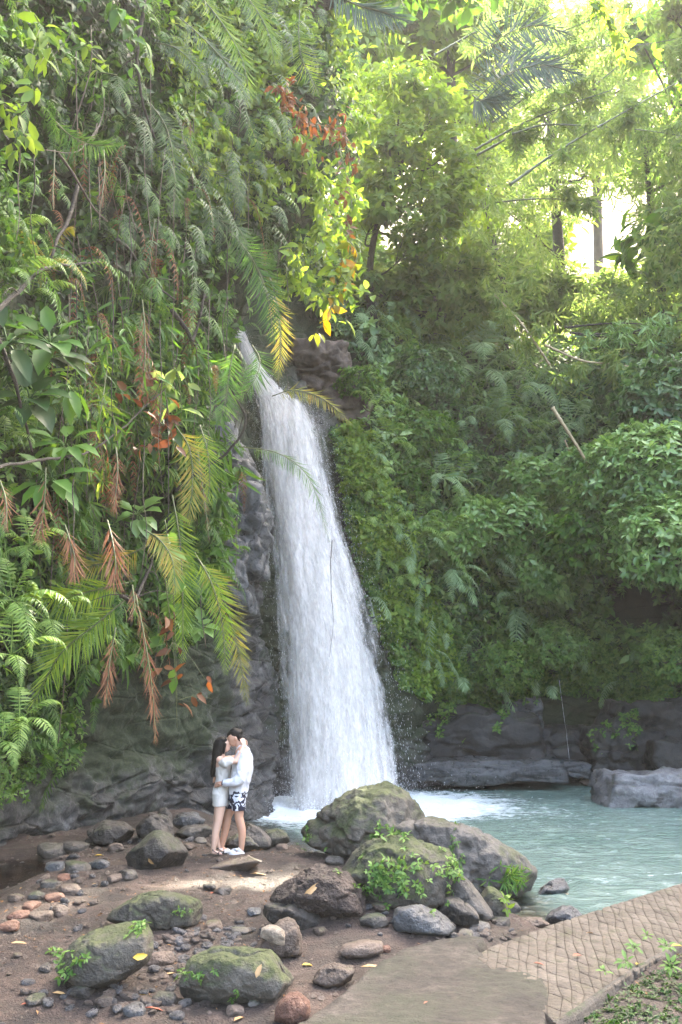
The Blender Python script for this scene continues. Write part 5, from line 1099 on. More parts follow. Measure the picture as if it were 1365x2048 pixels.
tree('hazy tree with a pale trunk in the bright gap', [(1120, 640, 40), (1118, 500, 40), (1105, 320, 40), (1100, 200, 40), (1090, 40, 40)], [(1060, 330, 40, 1.9), (1010, 420, 39, 1.7), (1120, 400, 40, 1.7), (1040, 520, 39, 1.6), (1140, 280, 41, 1.8), (1080, 200, 41, 1.9), (980, 480, 38, 1.5), (1130, 560, 39, 1.6), (1060, 600, 38, 1.5), (1180, 330, 41, 1.5)], 1700, .34, 'leaf_pale', LANCE, .30, 6)
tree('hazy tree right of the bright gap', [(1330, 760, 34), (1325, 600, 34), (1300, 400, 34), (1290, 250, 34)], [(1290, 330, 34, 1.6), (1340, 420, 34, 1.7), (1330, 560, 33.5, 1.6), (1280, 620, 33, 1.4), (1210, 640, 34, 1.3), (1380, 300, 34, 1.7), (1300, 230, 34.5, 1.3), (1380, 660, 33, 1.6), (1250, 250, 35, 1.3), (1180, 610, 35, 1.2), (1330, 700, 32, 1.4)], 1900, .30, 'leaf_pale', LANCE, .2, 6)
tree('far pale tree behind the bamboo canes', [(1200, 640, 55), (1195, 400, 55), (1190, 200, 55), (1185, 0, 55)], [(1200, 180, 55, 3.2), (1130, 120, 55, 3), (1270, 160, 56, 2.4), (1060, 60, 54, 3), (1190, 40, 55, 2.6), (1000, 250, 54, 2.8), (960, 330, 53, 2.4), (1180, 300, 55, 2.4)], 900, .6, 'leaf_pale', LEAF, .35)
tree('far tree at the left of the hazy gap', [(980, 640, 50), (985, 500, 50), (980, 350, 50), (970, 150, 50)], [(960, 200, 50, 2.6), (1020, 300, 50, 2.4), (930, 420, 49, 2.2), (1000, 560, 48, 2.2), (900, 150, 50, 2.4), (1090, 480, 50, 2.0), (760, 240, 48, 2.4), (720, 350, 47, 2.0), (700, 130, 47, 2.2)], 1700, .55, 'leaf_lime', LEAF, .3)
tree('dark jagged dead stump on the hazy slope', [(1004, 610, 37), (1000, 560, 37), (994, 520, 37), (968, 400, 37)], [(1000, 600, 37, .7), (970, 640, 36, .7)], 160, .26, 'leaf_pale', LEAF, .28)
tree('tree at the right edge with leaves against the white sky', [(1430, 700, 30), (1420, 400, 30), (1400, 200, 30), (1390, 0, 30)], [(1390, 130, 30, 1.3), (1340, 20, 30, 1.0), (1400, 480, 29, 1.5), (1440, 300, 30, 1.8), (1420, 700, 29, 1.8), (1430, 20, 30, 1.6)], 1300, .26, 'leaf_pale', LEAF, .2)
tree('canopy tree high over the left cliff', [(430, 200, 24), (440, 0, 24), (450, -200, 24), (460, -400, 24)], [(480, -160, 23, 1.8), (380, -180, 22, 1.8), (600, -80, 24, 1.5), (560, -240, 24, 2), (650, 20, 25, 1.2), (640, 120, 25, 1.0)], 1500, .3, 'leaf_lime', LEAF, .2)
for i, (x, y, z0, hh) in enumerate(((16.8, 36, 15, 14), (17.5, 34, 15, 15), (18.5, 38, 16, 16), (17, 41, 17, 17), (18, 30, 15, 14), (21, 34, 17, 17), (16.2, 31, 13, 12))):
    T = np.array([(x, y, z0-3), (x+.3, y-.2, z0+hh*.3), (x-.2, y+.3, z0+hh*.7), (x, y, z0+hh)]); o = thing('canopy_tree', 'tall canopy tree shading the gorge, beyond the right edge', 'tree', T[0], 'canopy trees over the right shoulder')
    MB().add(*tube(catmull(T, 20), np.linspace(.3, .1, 20), 8)).build('trunk', 'bark', o, True); mb = MB()
    for _ in range(11):
        c = T[2] + np.array([rng.normal()*2.0, rng.normal()*2.0, rng.uniform(-.35, .35)*hh]); m = 42; d = nrm(rng.normal(0, 1, (m, 3)))
        mb.add(*clusters(c + d*(1.7*rng.random(m)**.5)[:, None]*np.array([1.1, 1.1, .7]), d + np.array([0, 0, .5]), 5, .7, 65, .3, tmpl=LEAF))
        MB().add(*tube(catmull([T[1], (T[1]+c)/2, c], 8), np.linspace(.12, .03, 8), 5)).build('limb', 'bark', o)
    mb.build('crown', 'leaf_mid', o)
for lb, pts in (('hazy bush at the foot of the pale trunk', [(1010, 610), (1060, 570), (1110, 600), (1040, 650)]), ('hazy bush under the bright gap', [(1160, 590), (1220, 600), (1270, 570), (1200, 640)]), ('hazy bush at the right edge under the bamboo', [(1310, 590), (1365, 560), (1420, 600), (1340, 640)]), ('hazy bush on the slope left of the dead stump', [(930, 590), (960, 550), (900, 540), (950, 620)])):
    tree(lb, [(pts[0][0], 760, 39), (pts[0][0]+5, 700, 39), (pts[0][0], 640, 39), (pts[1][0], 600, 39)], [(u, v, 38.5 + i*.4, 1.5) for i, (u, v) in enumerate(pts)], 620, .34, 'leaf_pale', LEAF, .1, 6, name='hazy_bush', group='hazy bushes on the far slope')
T = np.array([(-3.4, 21.5, 13), (-2.4, 22, 16.5), (-.6, 22.3, 19), (1.2, 22.5, 21)]); o = thing('canopy_tree', 'unseen canopy tree added over the gorge to shade the left cliff', 'tree', T[0]); MB().add(*tube(catmull(T, 20), np.linspace(.3, .12, 20), 8)).build('trunk', 'bark', o, True); mb = MB()  # out-of-view tree added to keep the sun off the upper left cliff
for c in ((1, 22.5, 21), (2.6, 22, 20.5), (-.6, 21.5, 20.5), (1.4, 24, 22), (0, 23, 22.5), (3, 23.6, 21.6), (-2, 22.5, 20.6), (-2.6, 20, 20), (-4, 19, 20)):
    d = nrm(rng.normal(0, 1, (60, 3))); mb.add(*clusters(np.array(c) + d*(1.6*rng.random(60)**.5)[:, None]*np.array([1.1, 1.1, .7]), d + np.array([0, 0, .5]), 5, .45, 65, .3, tmpl=LEAF)); MB().add(*tube(catmull([T[2], (T[2]+np.array(c))/2, c], 8), np.linspace(.1, .03, 8), 5)).build('limb', 'bark', o)
mb.build('crown', 'leaf_mid', o)
# bamboo canes arching across the bright gap
def cane(label, pts, r, mat, dep, tufts=14, leafmat='leaf_pale', ls=.34, group=None, name='bamboo_cane'):
    P = np.array([at(u, v, dep + (q[0] if q else 0))[:] for u, v, *q in pts]); C = catmull(P, 60)
    o = thing(name, label, 'bamboo', C[0], group); rad = np.linspace(r, r*.3, 60); rad[::7] *= 1.35
    MB().add(*tube(C, rad, 7)).build('culm', mat, o, True)
    if tufts:
        a = rng.integers(10, 60, tufts); mb = MB(); tw = MB()
        for i in a:
            e = C[i] + nrm(rng.normal(0, 1, 3) + DOWN*.4)*rng.uniform(.3, 1.0); Q = catmull([C[i], (C[i]+e)/2 + [0, 0, .06], e], 6); tw.add(*tube(Q, np.linspace(r*.25, r*.08, 6), 4))
            mb.add(*clusters(np.repeat(Q[2:], 3, 0) + rng.normal(0, .08, (12, 3)), np.tile(DOWN, (12, 1)) + rng.normal(0, .4, (12, 3)), 5, ls, 45, .5, 0, tmpl=LANCE))
        tw.build('twigs', mat, o); mb.build('leaves', leafmat, o)
    return o
CN_ = [('long bamboo cane rising to the right edge, lower of the bright gap', [(1020, 370), (1120, 300), (1230, 235), (1400, 140)], .045, 27), ('bamboo cane in a low arch to the right edge', [(1025, 268), (1090, 250), (1180, 252), (1300, 262), (1420, 282)], .035, 28), ('double bamboo cane crossing the bright gap, upper', [(950, 300), (1040, 250), (1130, 212), (1230, 178)], .04, 28.5),
       ('double bamboo cane crossing the bright gap, lower', [(955, 310), (1050, 258), (1150, 200), (1290, 90)], .04, 29), ('thin bamboo cane near the top of the gap', [(870, 110), (960, 60), (1040, 25), (1130, 0)], .04, 30), ('bamboo cane pointing to the right above the dark palm', [(960, 150), (1060, 90), (1180, 40), (1250, 0)], .035, 30),
       ('thin bamboo cane level with the sun glow', [(990, 405), (1070, 398), (1150, 400), (1230, 410)], .03, 30), ('slender cane fanning to the right of the arch', [(1080, 130), (1180, 95), (1280, 90), (1400, 70)], .03, 29), ('bamboo cane under the double canes', [(985, 245), (1060, 190), (1130, 160), (1190, 150)], .03, 28.5)]
for lb, pts, r, dep in CN_: cane(lb, pts, r, 'bamboo_cane', dep, 10, 'leaf_pale', group='bamboo canes over the gap')
cane('dry leaning bamboo pole on the right slope, lower thick end', [(1105, 815), (1150, 885), (1190, 950), (1235, 1015)], .055, 'bamboo_dry', 27.5, 0)
cane('dry fallen bamboo running up from the leaning pole', [(1100, 730), (1060, 670), (1030, 630), (990, 590)], .04, 'bamboo_dry', 28.5, 6, 'leaf_pale')
cane('dry bamboo lying across to the right under the haze', [(1090, 690), (1160, 720), (1220, 728), (1270, 734)], .04, 'bamboo_dry', 28, 5, 'leaf_pale')
0 and cane('dry stem hanging down in the middle of the right slope', [(1042, 850), (1056, 920), (1066, 980), (1075, 1030)], .025, 'bamboo_dry', 28.6, 0)
cane('dead brown stem left of the leaning bamboo pole', [(1130, 880), (1150, 930), (1170, 980), (1190, 1010)], .025, 'bamboo_dry', 29, 0)
for i, (a, b) in enumerate((((1130, 655), (1330, 650)), ((1140, 665), (1300, 700)), ((1200, 690), (1365, 640)), ((1150, 672), (1340, 672)), ((1180, 700), (1290, 690)))):
    cane(['dark fallen cane at the right, uppermost', 'dark fallen cane slanting down right', 'dark fallen cane rising to the right edge', 'dark fallen cane in the middle of the bundle', 'short dark fallen cane, lowest of the bundle'][i], [a, ((a[0]+b[0])/2, (a[1]+b[1])/2-6), b], .035, 'bark', 28.6, 3, 'leaf_cool', group='dark fallen canes')
# leaf sprays of the bamboo thicket: one hazy mass
Q = []
while len(Q) < 900:
    u, v = rng.uniform(930, 1500), rng.uniform(-120, 760)
    if (u-1225)**2/70**2 + (v-490)**2/90**2 < 1 or (u-1330)**2/90**2 + (v-90)**2/110**2 < 1 or (v > 600 and u < 1080): continue
    if fbm(np.array([[u/90, v/90, 2.]]), 3)[0] < -.06: continue
    Q.append(at(u, v, rng.uniform(29, 40))[:])
Q = np.array(Q)
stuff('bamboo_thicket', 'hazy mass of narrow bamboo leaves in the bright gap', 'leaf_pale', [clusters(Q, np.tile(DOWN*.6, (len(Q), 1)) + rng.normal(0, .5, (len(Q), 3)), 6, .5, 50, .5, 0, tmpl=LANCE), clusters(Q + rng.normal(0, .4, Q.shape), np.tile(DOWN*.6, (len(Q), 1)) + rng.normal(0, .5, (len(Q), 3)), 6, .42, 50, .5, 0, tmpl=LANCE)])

# ------------------------------------------------------------------ small plants, fallen leaves on the bank
def surf(u, v):
    """first surface of rocks or ground under a pixel"""
    dg = bpy.context.evaluated_depsgraph_get(); d = ray(u, v).normalized()
    hit, loc, nn, *_ = S.ray_cast(dg, EYE, d)
    return loc, nn
bpy.context.view_layer.update()
RV = [(np.array([v.co for v in o.data.vertices]) + np.array(o.location), [p.vertices[:] for p in o.data.polygons]) for o in ROCKS.values()]
vv, ff, nb = [], [], 0
for a, b in RV: vv.append(a); ff += [[i+nb for i in q] for q in b]; nb += len(a)
RB = BVHTree.FromPolygons([Vector(q) for q in np.concatenate(vv)], ff)
def surf(u, v):
    d = ray(u, v).normalized(); a = RB.ray_cast(EYE, d); b = GB.ray_cast(EYE, d)
    if a[0] is not None and (b[0] is None or a[3] < b[3]): return a[0], a[1]
    return b[0], b[1]
P, Nn = [], []
for _ in range(900):
    u = rng.uniform(800, 1400); v = np.interp(u, [800, 900, 1000, 1060, 1150, 1250, 1400], [1385, 1395, 1405, 1390, 1430, 1410, 1400]) + abs(rng.normal())*42 - 10
    if fbm(np.array([[u/55, v/55, 3.]]), 3)[0] < .02: continue
    a = RB.ray_cast(EYE, ray(u, v).normalized())
    if a[0] is not None and a[0].y > 24: P.append((a[0] + a[1]*.05)[:]); Nn.append(a[1][:])
stuff('ledge_creeper', 'small green plants trailing over the dark ledges behind the pool', 'leaf_ivy', [clusters(np.array(P), np.array(Nn), 5, .12, 65, .3, tmpl=SMALL)])
def patch(label, pts, k, size, mat, name='creeping_plant', tmpl=LEAF, group=None):
    P, Nn = [], []
    for u, v in pts:
        h, nn = surf(u, v)
        if h is None: continue
        P.append(h + nn*.02); Nn.append(nn)
    P = np.array([q[:] for q in P]); Nn = np.array([q[:] for q in Nn])
    o = MB().add(*clusters(P, Nn, k, size, 60, .35, tmpl=tmpl)).build(name, mat); return props(o, label, None, None, 'stuff') if len(P) > 1 else props(o, label, 'plant', group)
def blob(cu, cv, su, sv, n): return [(cu + rng.normal()*su, cv + rng.normal()*sv) for _ in range(n)]
patch('leafy creeper draped over the face of the squat boulder', blob(800, 1755, 48, 26, 70) + blob(745, 1755, 22, 20, 20), 5, .05, 'leaf_ivy')
patch('pale creeper on the slanting wedge beside the squat boulder', blob(906, 1735, 9, 28, 40), 5, .045, 'leaf_ivy')
patch('grassy tuft hanging on the end of the long grey boulder', blob(1020, 1752, 16, 9, 26), 6, .13, 'leaf_mid', tmpl=LANCE)
patch('fern sprig on the mossy shore stone', blob(1012, 1805, 7, 12, 10), 5, .07, 'leaf_lime')
patch('tiny seedlings between the peaked and the squat boulder', blob(785, 1668, 22, 8, 22), 5, .06, 'leaf_ivy')
patch('green seedling with lobed leaves on the lower left boulder', blob(140, 1930, 18, 16, 16), 5, .055, 'leaf_ivy')
patch('bright sprig on top of the lower left boulder', blob(278, 1862, 10, 10, 10), 5, .045, 'leaf_ivy')
patch('small sprig on the wide flat boulder', blob(402, 1948, 12, 7, 8), 5, .035, 'leaf_ivy')
patch('single seedling on the left slope of the wide flat boulder', blob(368, 1952, 4, 5, 4), 5, .04, 'leaf_ivy')
patch('seedling in the mud below the wide flat boulder', blob(470, 1980, 4, 8, 4), 5, .035, 'leaf_ivy')
patch('tiny moss plants on the broad mossy boulder', blob(360, 1825, 16, 10, 10), 4, .028, 'leaf_ivy')
patch('tiny leaf tufts on the left flank of the peaked boulder', blob(610, 1665, 14, 20, 14), 4, .06, 'leaf_ivy')
rim_pts = [(1290, 1945), (1245, 1960), (1275, 1985), (1330, 1970), (1350, 1925), (1310, 2000), (1230, 1975)]
for i, (u, v) in enumerate([(1258, 1972), (1275, 1942), (1348, 1982), (1340, 1938), (1300, 1915), (1215, 1992)]):
    g = gnd(u, v); on = (np.array(g) + np.array([0, .05, .16]), (0, -.4, .8))
    rosette(['leafy plant under the rim of the scored concrete, largest', 'leafy plant tucked against the concrete rim, upper', 'leafy plant at the lower right edge', 'leafy plant at the right edge under the rim', 'small plant growing by the concrete rim at the right', 'small sprig under the near end of the concrete rim'][i], 0, 0, 12 if i < 4 else 7, .07 if i < 4 else .05, 'leaf_ivy', LEAF, on=on, group='plants under the concrete rim', name='leafy_plant', beta=(30, 85), droop=.25)
Q = []
while len(Q) < 700:
    u, v = rng.uniform(1150, 1460), rng.uniform(1890, 2120); h, nn = surf(u, v)
    if h is None or v < 2046 - (u-1112)*.633 + 22: continue
    Q.append((h + Vector((0, 0, .01)))[:])
stuff('moss_mat', 'dark green moss and tiny leaves on the earth below the concrete rim', 'leaf_dark', [clusters(np.array(Q), np.tile([0, 0, 1.], (len(Q), 1)), 6, .034, 75, .1)])
FL = [(622, 1782, 44, -35, 'leaf_tan', 'long tan bamboo leaf sticking up on the earth hump'), (295, 1995, 38, 5, 'leaf_yellow', 'yellow fallen leaf in the mud at the bottom'), (280, 1912, 30, 40, 'leaf_yellow', 'yellow fallen leaf beside the lower left boulder'), (938, 1878, 30, 10, 'leaf_yellow', 'bright yellow leaf on the pale cobble'), (60, 2010, 34, 20, 'leaf_red', 'orange brown fallen leaf in the bottom left corner'),
      (40, 1888, 34, 25, 'leaf_tan', 'tan fallen leaf on the mud at the left'), (615, 1932, 22, 10, 'leaf_yellow', 'small yellow leaf beside the wide flat boulder'), (750, 1936, 54, 4, 'leaf_tan', 'long tan leaf lying at the edge of the path'), (858, 2010, 26, 30, 'leaf_red', 'reddish fallen leaf on the path'), (1078, 1930, 22, -20, 'leaf_red', 'red fallen leaf where the path meets the scored concrete'),
      (1156, 1913, 24, 30, 'leaf_red', 'faded red leaf on the scored concrete'), (1276, 1930, 18, 60, 'leaf_yellow', 'small yellow leaf near the rim of the scored concrete'), (1356, 1894, 26, 10, 'leaf_yellow', 'yellow leaf on the scored concrete at the right edge'), (340, 1950, 34, 45, 'leaf_tan', 'tan leaf between the flat boulder and the pebbles'), (515, 1952, 26, 70, 'leaf_tan', 'tan leaf standing on the wide flat boulder'),
      (310, 2020, 40, 0, 'leaf_red', 'reddish leaf in the wet gravel at the bottom'), (480, 2040, 30, 50, 'leaf_tan', 'tan leaf at the bottom edge by the reddish rock'), (426, 1787, 20, 80, 'leaf_red', 'orange leaf on the dark lone stone'), (120, 1990, 30, 0, 'leaf_tan', 'pale leaf in the mud below the lower left boulder'), (300, 1718, 18, 70, 'leaf_tan', 'small tan leaf on the dark pyramid rock'),
      (200, 1712, 20, 10, 'leaf_yellow', 'small yellow leaf on the bank left of the pyramid rock'), (520, 1750, 40, 5, 'leaf_tan', 'tan leaf stalk on the earth below the long flat slab'), (1135, 1790, 16, 80, 'leaf_tan', 'tiny leaf by the jagged wet rock'), (1180, 1868, 16, 20, 'leaf_tan', 'pale leaf in the middle of the scored concrete')]
for u, v, wp, ang, mt, lb in FL:
    h, nn = surf(u, v)
    if u > 960: h = atz(u, v, SZ+.012); nn = Vector((0, 0, 1))
    elif u > 700 and v > 1920: h = atz(u, v, .10); nn = Vector((0, 0, 1))
    L = wp/F*h.y; a = R(ang); d = np.array([math.cos(a), math.sin(a), .05]); d = d - np.array(nn)*float(np.dot(d, nn))
    if 'sticking up' in lb: d = np.array([.7, .1, .6])
    vv_, tt_ = leaves([np.array(h) + np.array(nn)*.012 - d*L*.5], [d], [np.array(nn) + rng.normal(0, .15, 3)], L, leaf_t(.28 if wp > 30 else .45, .12, .2))
    props(MB().add(vv_, tt_).build('fallen_leaf', mt), lb, 'leaf', 'fallen leaves on the bank')
# litter too small to pick apart
N = 2600; x = rng.uniform(-5, 3, N); y = rng.uniform(6.2, 16.5, N); k = (pool_sd(x, y) < -.3) & (rng.random(N) < np.clip(.4 + 1.3*fbm(np.stack([x, y, x*0+4], -1)*.7, 3), .05, 1)); x, y = x[k], y[k]
p = np.stack([x, y, gz(x, y)+.012], -1); d = rng.normal(0, 1, p.shape)*np.array([1, 1, .15])
stuff('leaf_litter', 'bits of brown leaf litter and twigs strewn over the bank', 'litter', [leaves(p, d, np.tile([0, 0, 1.], (len(p), 1)) + rng.normal(0, .3, p.shape), rng.uniform(.02, .07, len(p)), leaf_t(.3, .1, .2, ((.4, 1),)))])
# thin trickles on the far ledge and the left wall
for lb, pts, dep in (('thin trickle of water over the far ledges', [(1118, 1360), (1124, 1400), (1132, 1460), (1140, 1530)], 28.9),):
    C = catmull([at(u, v, dep)[:] for u, v in pts], 40); C = C + .02*np.stack([fbm(C*2+j, 2) for j in range(3)], -1)
    props(MB().add(*tube(C, .002 + .005*np.abs(fbm(C*9, 2)), 5)).build('water_trickle', 'water_drops', smooth_=True), lb, None, None, 'structure')

# ------------------------------------------------------------------ the couple
FEET = gnd(462, 1708); PY0 = FEET.y; GZ0 = FEET.z
PSC = 1.0/955.0                                     # metres per pixel of the enlarged study of the couple
PXC = at(380 + 540/6.825, 1708, PY0).x
def Z(zx, zy, dy=0.0): return np.array([PXC + (zx-540)*PSC, PY0 + dy, GZ0 + (1822-zy)*PSC])
n = NT('skin_fair'); n.end(n.pbr(n.mix(n.noise(30, 3), (.48, .29, .20), (.54, .345, .25)), .5, .4, **{'Subsurface Weight': .08, 'Subsurface Radius': (.02, .01, .006), 'Subsurface Scale': .5}))
n = NT('skin_tan'); n.end(n.pbr(n.mix(n.noise(30, 3), (.36, .19, .12), (.42, .235, .15)), .5, .4, **{'Subsurface Weight': .08, 'Subsurface Radius': (.02, .01, .006), 'Subsurface Scale': .5}))
n = NT('hair_black'); n.end(n.pbr(n.mix(n.noise(1.0, 3, .6, n.stretch((90, 90, 6))), (.004, .0035, .003), (.011, .008, .006)), .6, .15, n.bump(n.noise(1.0, 3, .6, n.stretch((160, 160, 8))), .5, .01)))
def cloth(name, a, b, sc=14, st=.35):
    n = NT(name); wr = n.noise(sc, 4, .6, n.stretch((1, 1, .55)), .8); wv = n.noise(700, 2)
    n.end(n.pbr(n.mix(wr, a, b), .85, .2, n.bump(n.math('ADD', wr, n.math('MULTIPLY', wv, .05)), st, .03)))
cloth('dress_cream', (.44, .41, .365), (.56, .53, .48), 16, .8); cloth('shirt_white', (.46, .455, .465), (.60, .595, .60), 12, .9)
n = NT('shorts_print'); f = n.noise(13, 2, .45, None, 1.2)
k = n.ramp(f, [(.54, (0, 0, 0)), (.57, (1, 1, 1))]); n.end(n.pbr(n.mix(k, (.014, .015, .028), (.5, .51, .53)), .8, .2, n.bump(n.noise(18, 3), .4, .02)))
for nm, c in (('shoe_white', (.5, .48, .46)), ('sandal_black', (.012, .011, .011)), ('watch_dark', (.01, .012, .03)), ('lip', (.45, .16, .13)), ('eye_dark', (.02, .015, .012))):
    n = NT(nm); n.end(n.pbr(c, .5))
def cap(a, b, ra, rb, sy=1.0, sides=14):
    a = np.asarray(a, float); b = np.asarray(b, float); L = np.linalg.norm(b-a); d = (b-a)/max(L, 1e-6); P = []; rr = []
    for t in np.linspace(-1, 0, 6)[:-1]: P.append(a + d*ra*t*.999); rr.append(ra*math.sqrt(max(1-t*t, .0004)))
    for t in np.linspace(0, 1, 6): P.append(a + (b-a)*t); rr.append(ra+(rb-ra)*t)
    for t in np.linspace(0, 1, 6)[1:]: P.append(b + d*rb*t*.999); rr.append(rb*math.sqrt(max(1-t*t, .0004)))
    v, f = tube(np.array(P), np.array(rr), sides)
    if sy != 1: c = (a+b)/2; v[:, 1] = c[1] + (v[:, 1]-c[1])*sy
    return v, f
def chain(pts, rad):
    return [cap(pts[i], pts[i+1], rad[i], rad[i+1]) for i in range(len(pts)-1)]
def ell(c, r, tilt=0):
    d, f = ICO[3]; v = d*np.array(r); ca, sa = math.cos(tilt), math.sin(tilt)
    v = np.stack([v[:, 0]*ca - v[:, 2]*sa, v[:, 1], v[:, 0]*sa + v[:, 2]*ca], 1); return v + np.asarray(c), f
def loft(rings, sides=28):
    """rings: (centre, half width x, half depth y[, tilt]) stacked bottom to top or top to bottom"""
    V = []; th = np.arange(sides)*2*math.pi/sides
    for rg in rings:
        c, rx, ry = rg[:3]; tl = rg[3] if len(rg) > 3 else 0
        x = np.cos(th)*rx; V.append(np.stack([c[0] + x*math.cos(tl), c[1] + np.sin(th)*ry, c[2] + x*math.sin(tl)], 1))
    m = len(V); V = np.concatenate(V + [[rings[0][0]], [rings[-1][0]]]); t = []
    for i in range(m-1):
        for j in range(sides): a, b = i*sides+j, i*sides+(j+1) % sides; t += [(a, b, b+sides), (a, b+sides, a+sides)]
    for j in range(sides): t += [(m*sides, (j+1) % sides, j), (m*sides+1, (m-1)*sides+j, (m-1)*sides+(j+1) % sides)]
    return V, np.array(t)
def meld(name, geos, mat, parent, voxel=.007, smooth_it=4, wr=0.0, wrs=9):
    """one continuous skin round the given volumes"""
    mb = MB()
    for g in geos: mb.add(*g)
    o = mb.build(name, mat, origin=(0, 0, 0))
    m = o.modifiers.new('r', 'REMESH'); m.mode = 'VOXEL'; m.voxel_size = voxel
    m2 = o.modifiers.new('s', 'SMOOTH'); m2.iterations = smooth_it; m2.factor = .5
    me = bpy.data.meshes.new_from_object(o.evaluated_get(bpy.context.evaluated_depsgraph_get()))
    bpy.data.objects.remove(o, do_unlink=True)
    co = np.zeros(len(me.vertices)*3, np.float32); me.vertices.foreach_get('co', co); co = co.reshape(-1, 3).astype(float)
    if wr:
        nn = np.zeros(len(me.vertices)*3, np.float32); me.vertices.foreach_get('normal', nn)
        co = co + nn.reshape(-1, 3)*(wr*fbm(co*np.array([wrs, wrs, wrs*.55]) + fbm(co*5, 2)[:, None]*1.2, 3))[:, None]
    co = co - WLOC[parent.name]; me.vertices.foreach_set('co', co.astype(np.float32).ravel())
    me.polygons.foreach_set('use_smooth', np.ones(len(me.polygons), bool)); me.update()
    me.materials.clear(); me.materials.append(M[mat])
    o = bpy.data.objects.new(name, me); COL.objects.link(o); o.parent = parent; return o
def hand(wrist, palm_end, side, curl, rpalm=.026, L=.072, thumb=None, fr=.0082):
    """palm plus four fingers and a thumb; side: across the palm; curl: direction the fingers bend to"""
    wrist = np.asarray(wrist); palm_end = np.asarray(palm_end); side = nrm(side); curl = nrm(curl); d = nrm(palm_end-wrist); g = []
    for s in (-.022, 0, .022): g.append(cap(wrist + side*s*.7, palm_end + side*s*1.1, .015, .0135))
    for i, (s, k) in enumerate(zip((-.030, -.010, .010, .029), (.92, 1.0, .95, .76))):
        a = palm_end + side*s; b = a + (d*.9 + curl*.3 + side*s*2)*L*k*.42; c = b + (d*.55 + curl*.8)*L*k*.33; e = c + (d*.15 + curl)*L*k*.27
        g += chain([a - d*.01, a, b, c, e], [fr*1.1, fr*1.1, fr, fr*.95, fr*.8])
    a = wrist + (palm_end-wrist)*.35 - side*.03; th = nrm(d*.7 - side*.8 + curl*.2) if thumb is None else nrm(thumb)
    g += chain([a, a + th*.034, a + nrm(th + d*.6)*.062], [fr*1.35, fr*1.15, fr*.9]); return g

# man, facing left
man = thing('person', 'man in a white shirt and dark patterned shorts embracing the woman', 'person', (PXC + .1, PY0, GZ0 - .005))
body = []
hc = Z(572, 318, 0)
body += [ell(hc, (.094, .076, .108), R(22)), ell(Z(562, 372, 0), (.062, .058, .064), R(25)), ell(Z(518, 366, 0), (.018, .013, .018), R(30)), ell(Z(537, 402, 0), (.016, .024, .014), R(30)), ell(Z(530, 335, 0), (.03, .05, .014), R(20))]
body += [ell(Z(606, 330, -.077), (.019, .010, .032), R(15)), ell(Z(606, 330, .077), (.019, .010, .032), R(15))]
body += [cap(Z(618, 360, 0), Z(690, 470, 0), .055, .066), cap(Z(690, 480, -.10), Z(690, 480, .10), .065, .065), loft([(Z(690, 470), .09, .15), (Z(690, 600), .115, .165), (Z(660, 780), .10, .15), (Z(650, 1000), .09, .13)])]
# legs
body += chain([Z(660, 1020, -.07), Z(664, 1180, -.085), Z(668, 1345, -.09), Z(705, 1480, -.09), Z(715, 1560, -.09), Z(708, 1740, -.09)], [.078, .080, .060, .058, .052, .037])
body += chain([Z(640, 1020, .07), Z(578, 1180, .085), Z(500, 1345, .10), Z(480, 1470, .10), Z(466, 1560, .10), Z(424, 1730, .10)], [.076, .078, .058, .056, .050, .036])
body += chain([Z(708, 1745, -.09), Z(700, 1785, -.09), Z(590, 1800, -.10)], [.036, .034, .022]) + chain([Z(424, 1735, .10), Z(420, 1770, .10), Z(500, 1785, .09)], [.036, .034, .022])
# arms: near (left) round her waist, far (right) behind her
body += chain([Z(745, 535, -.19), Z(700, 820, -.25), Z(600, 872, -.245), Z(470, 893, -.20)], [.050, .043, .038, .028])
body += hand(Z(462, 895, -.195), Z(392, 912, -.165), (0, .3, 1), (-.35, .75, -.2), thumb=(-.7, -.1, .6))
body += chain([Z(700, 535, .19), Z(640, 800, .24), Z(470, 870, .20), Z(370, 885, .12)], [.050, .043, .036, .028])
body += hand(Z(372, 880, .10), Z(325, 868, .03), (0, .2, 1), (.2, -1, -.3))
meld('body', body, 'skin_tan', man, .0065, 4)
meld('shirt', [loft([(Z(648, 1040), .132, .175, .12), (Z(655, 960), .135, .175, .08), (Z(672, 860), .138, .175), (Z(688, 740), .145, .185), (Z(696, 620), .142, .200), (Z(702, 540), .118, .200), (Z(704, 480), .088, .165), (Z(700, 440), .062, .085)])]
     + chain([Z(742, 530, -.18), Z(722, 700, -.235), Z(705, 830, -.25), Z(610, 880, -.245), Z(490, 893, -.21)], [.078, .078, .074, .066, .050])
     + chain([Z(700, 530, .18), Z(660, 700, .235), Z(640, 810, .24), Z(540, 850, .22), Z(420, 878, .16)], [.078, .076, .070, .060, .046]), 'shirt_white', man, .009, 2, .022, 10)
meld('collar', [cap(Z(632, 450, -.055), Z(665, 425, -.075), .016, .02), cap(Z(665, 425, -.075), Z(725, 425, -.04), .02, .02), cap(Z(725, 425, -.04), Z(725, 425, .04), .02, .02), cap(Z(725, 425, .04), Z(665, 425, .075), .02, .02), cap(Z(632, 450, .055), Z(665, 425, .075), .016, .02), cap(Z(632, 450, -.055), Z(610, 520, -.03), .014, .010)], 'shirt_white', man, .007, 3)
meld('shorts', [loft([(Z(650, 1000), .128, .168), (Z(640, 1080), .132, .172), (Z(632, 1130), .134, .172)]), loft([(Z(668, 1090, -.08), .096, .10), (Z(664, 1180, -.088), .098, .10), (Z(664, 1255, -.09), .094, .094)]), loft([(Z(612, 1090, .08), .104, .10), (Z(585, 1180, .09), .100, .10), (Z(556, 1250, .09), .086, .094)])], 'shorts_print', man, .009, 2, .007, 14)
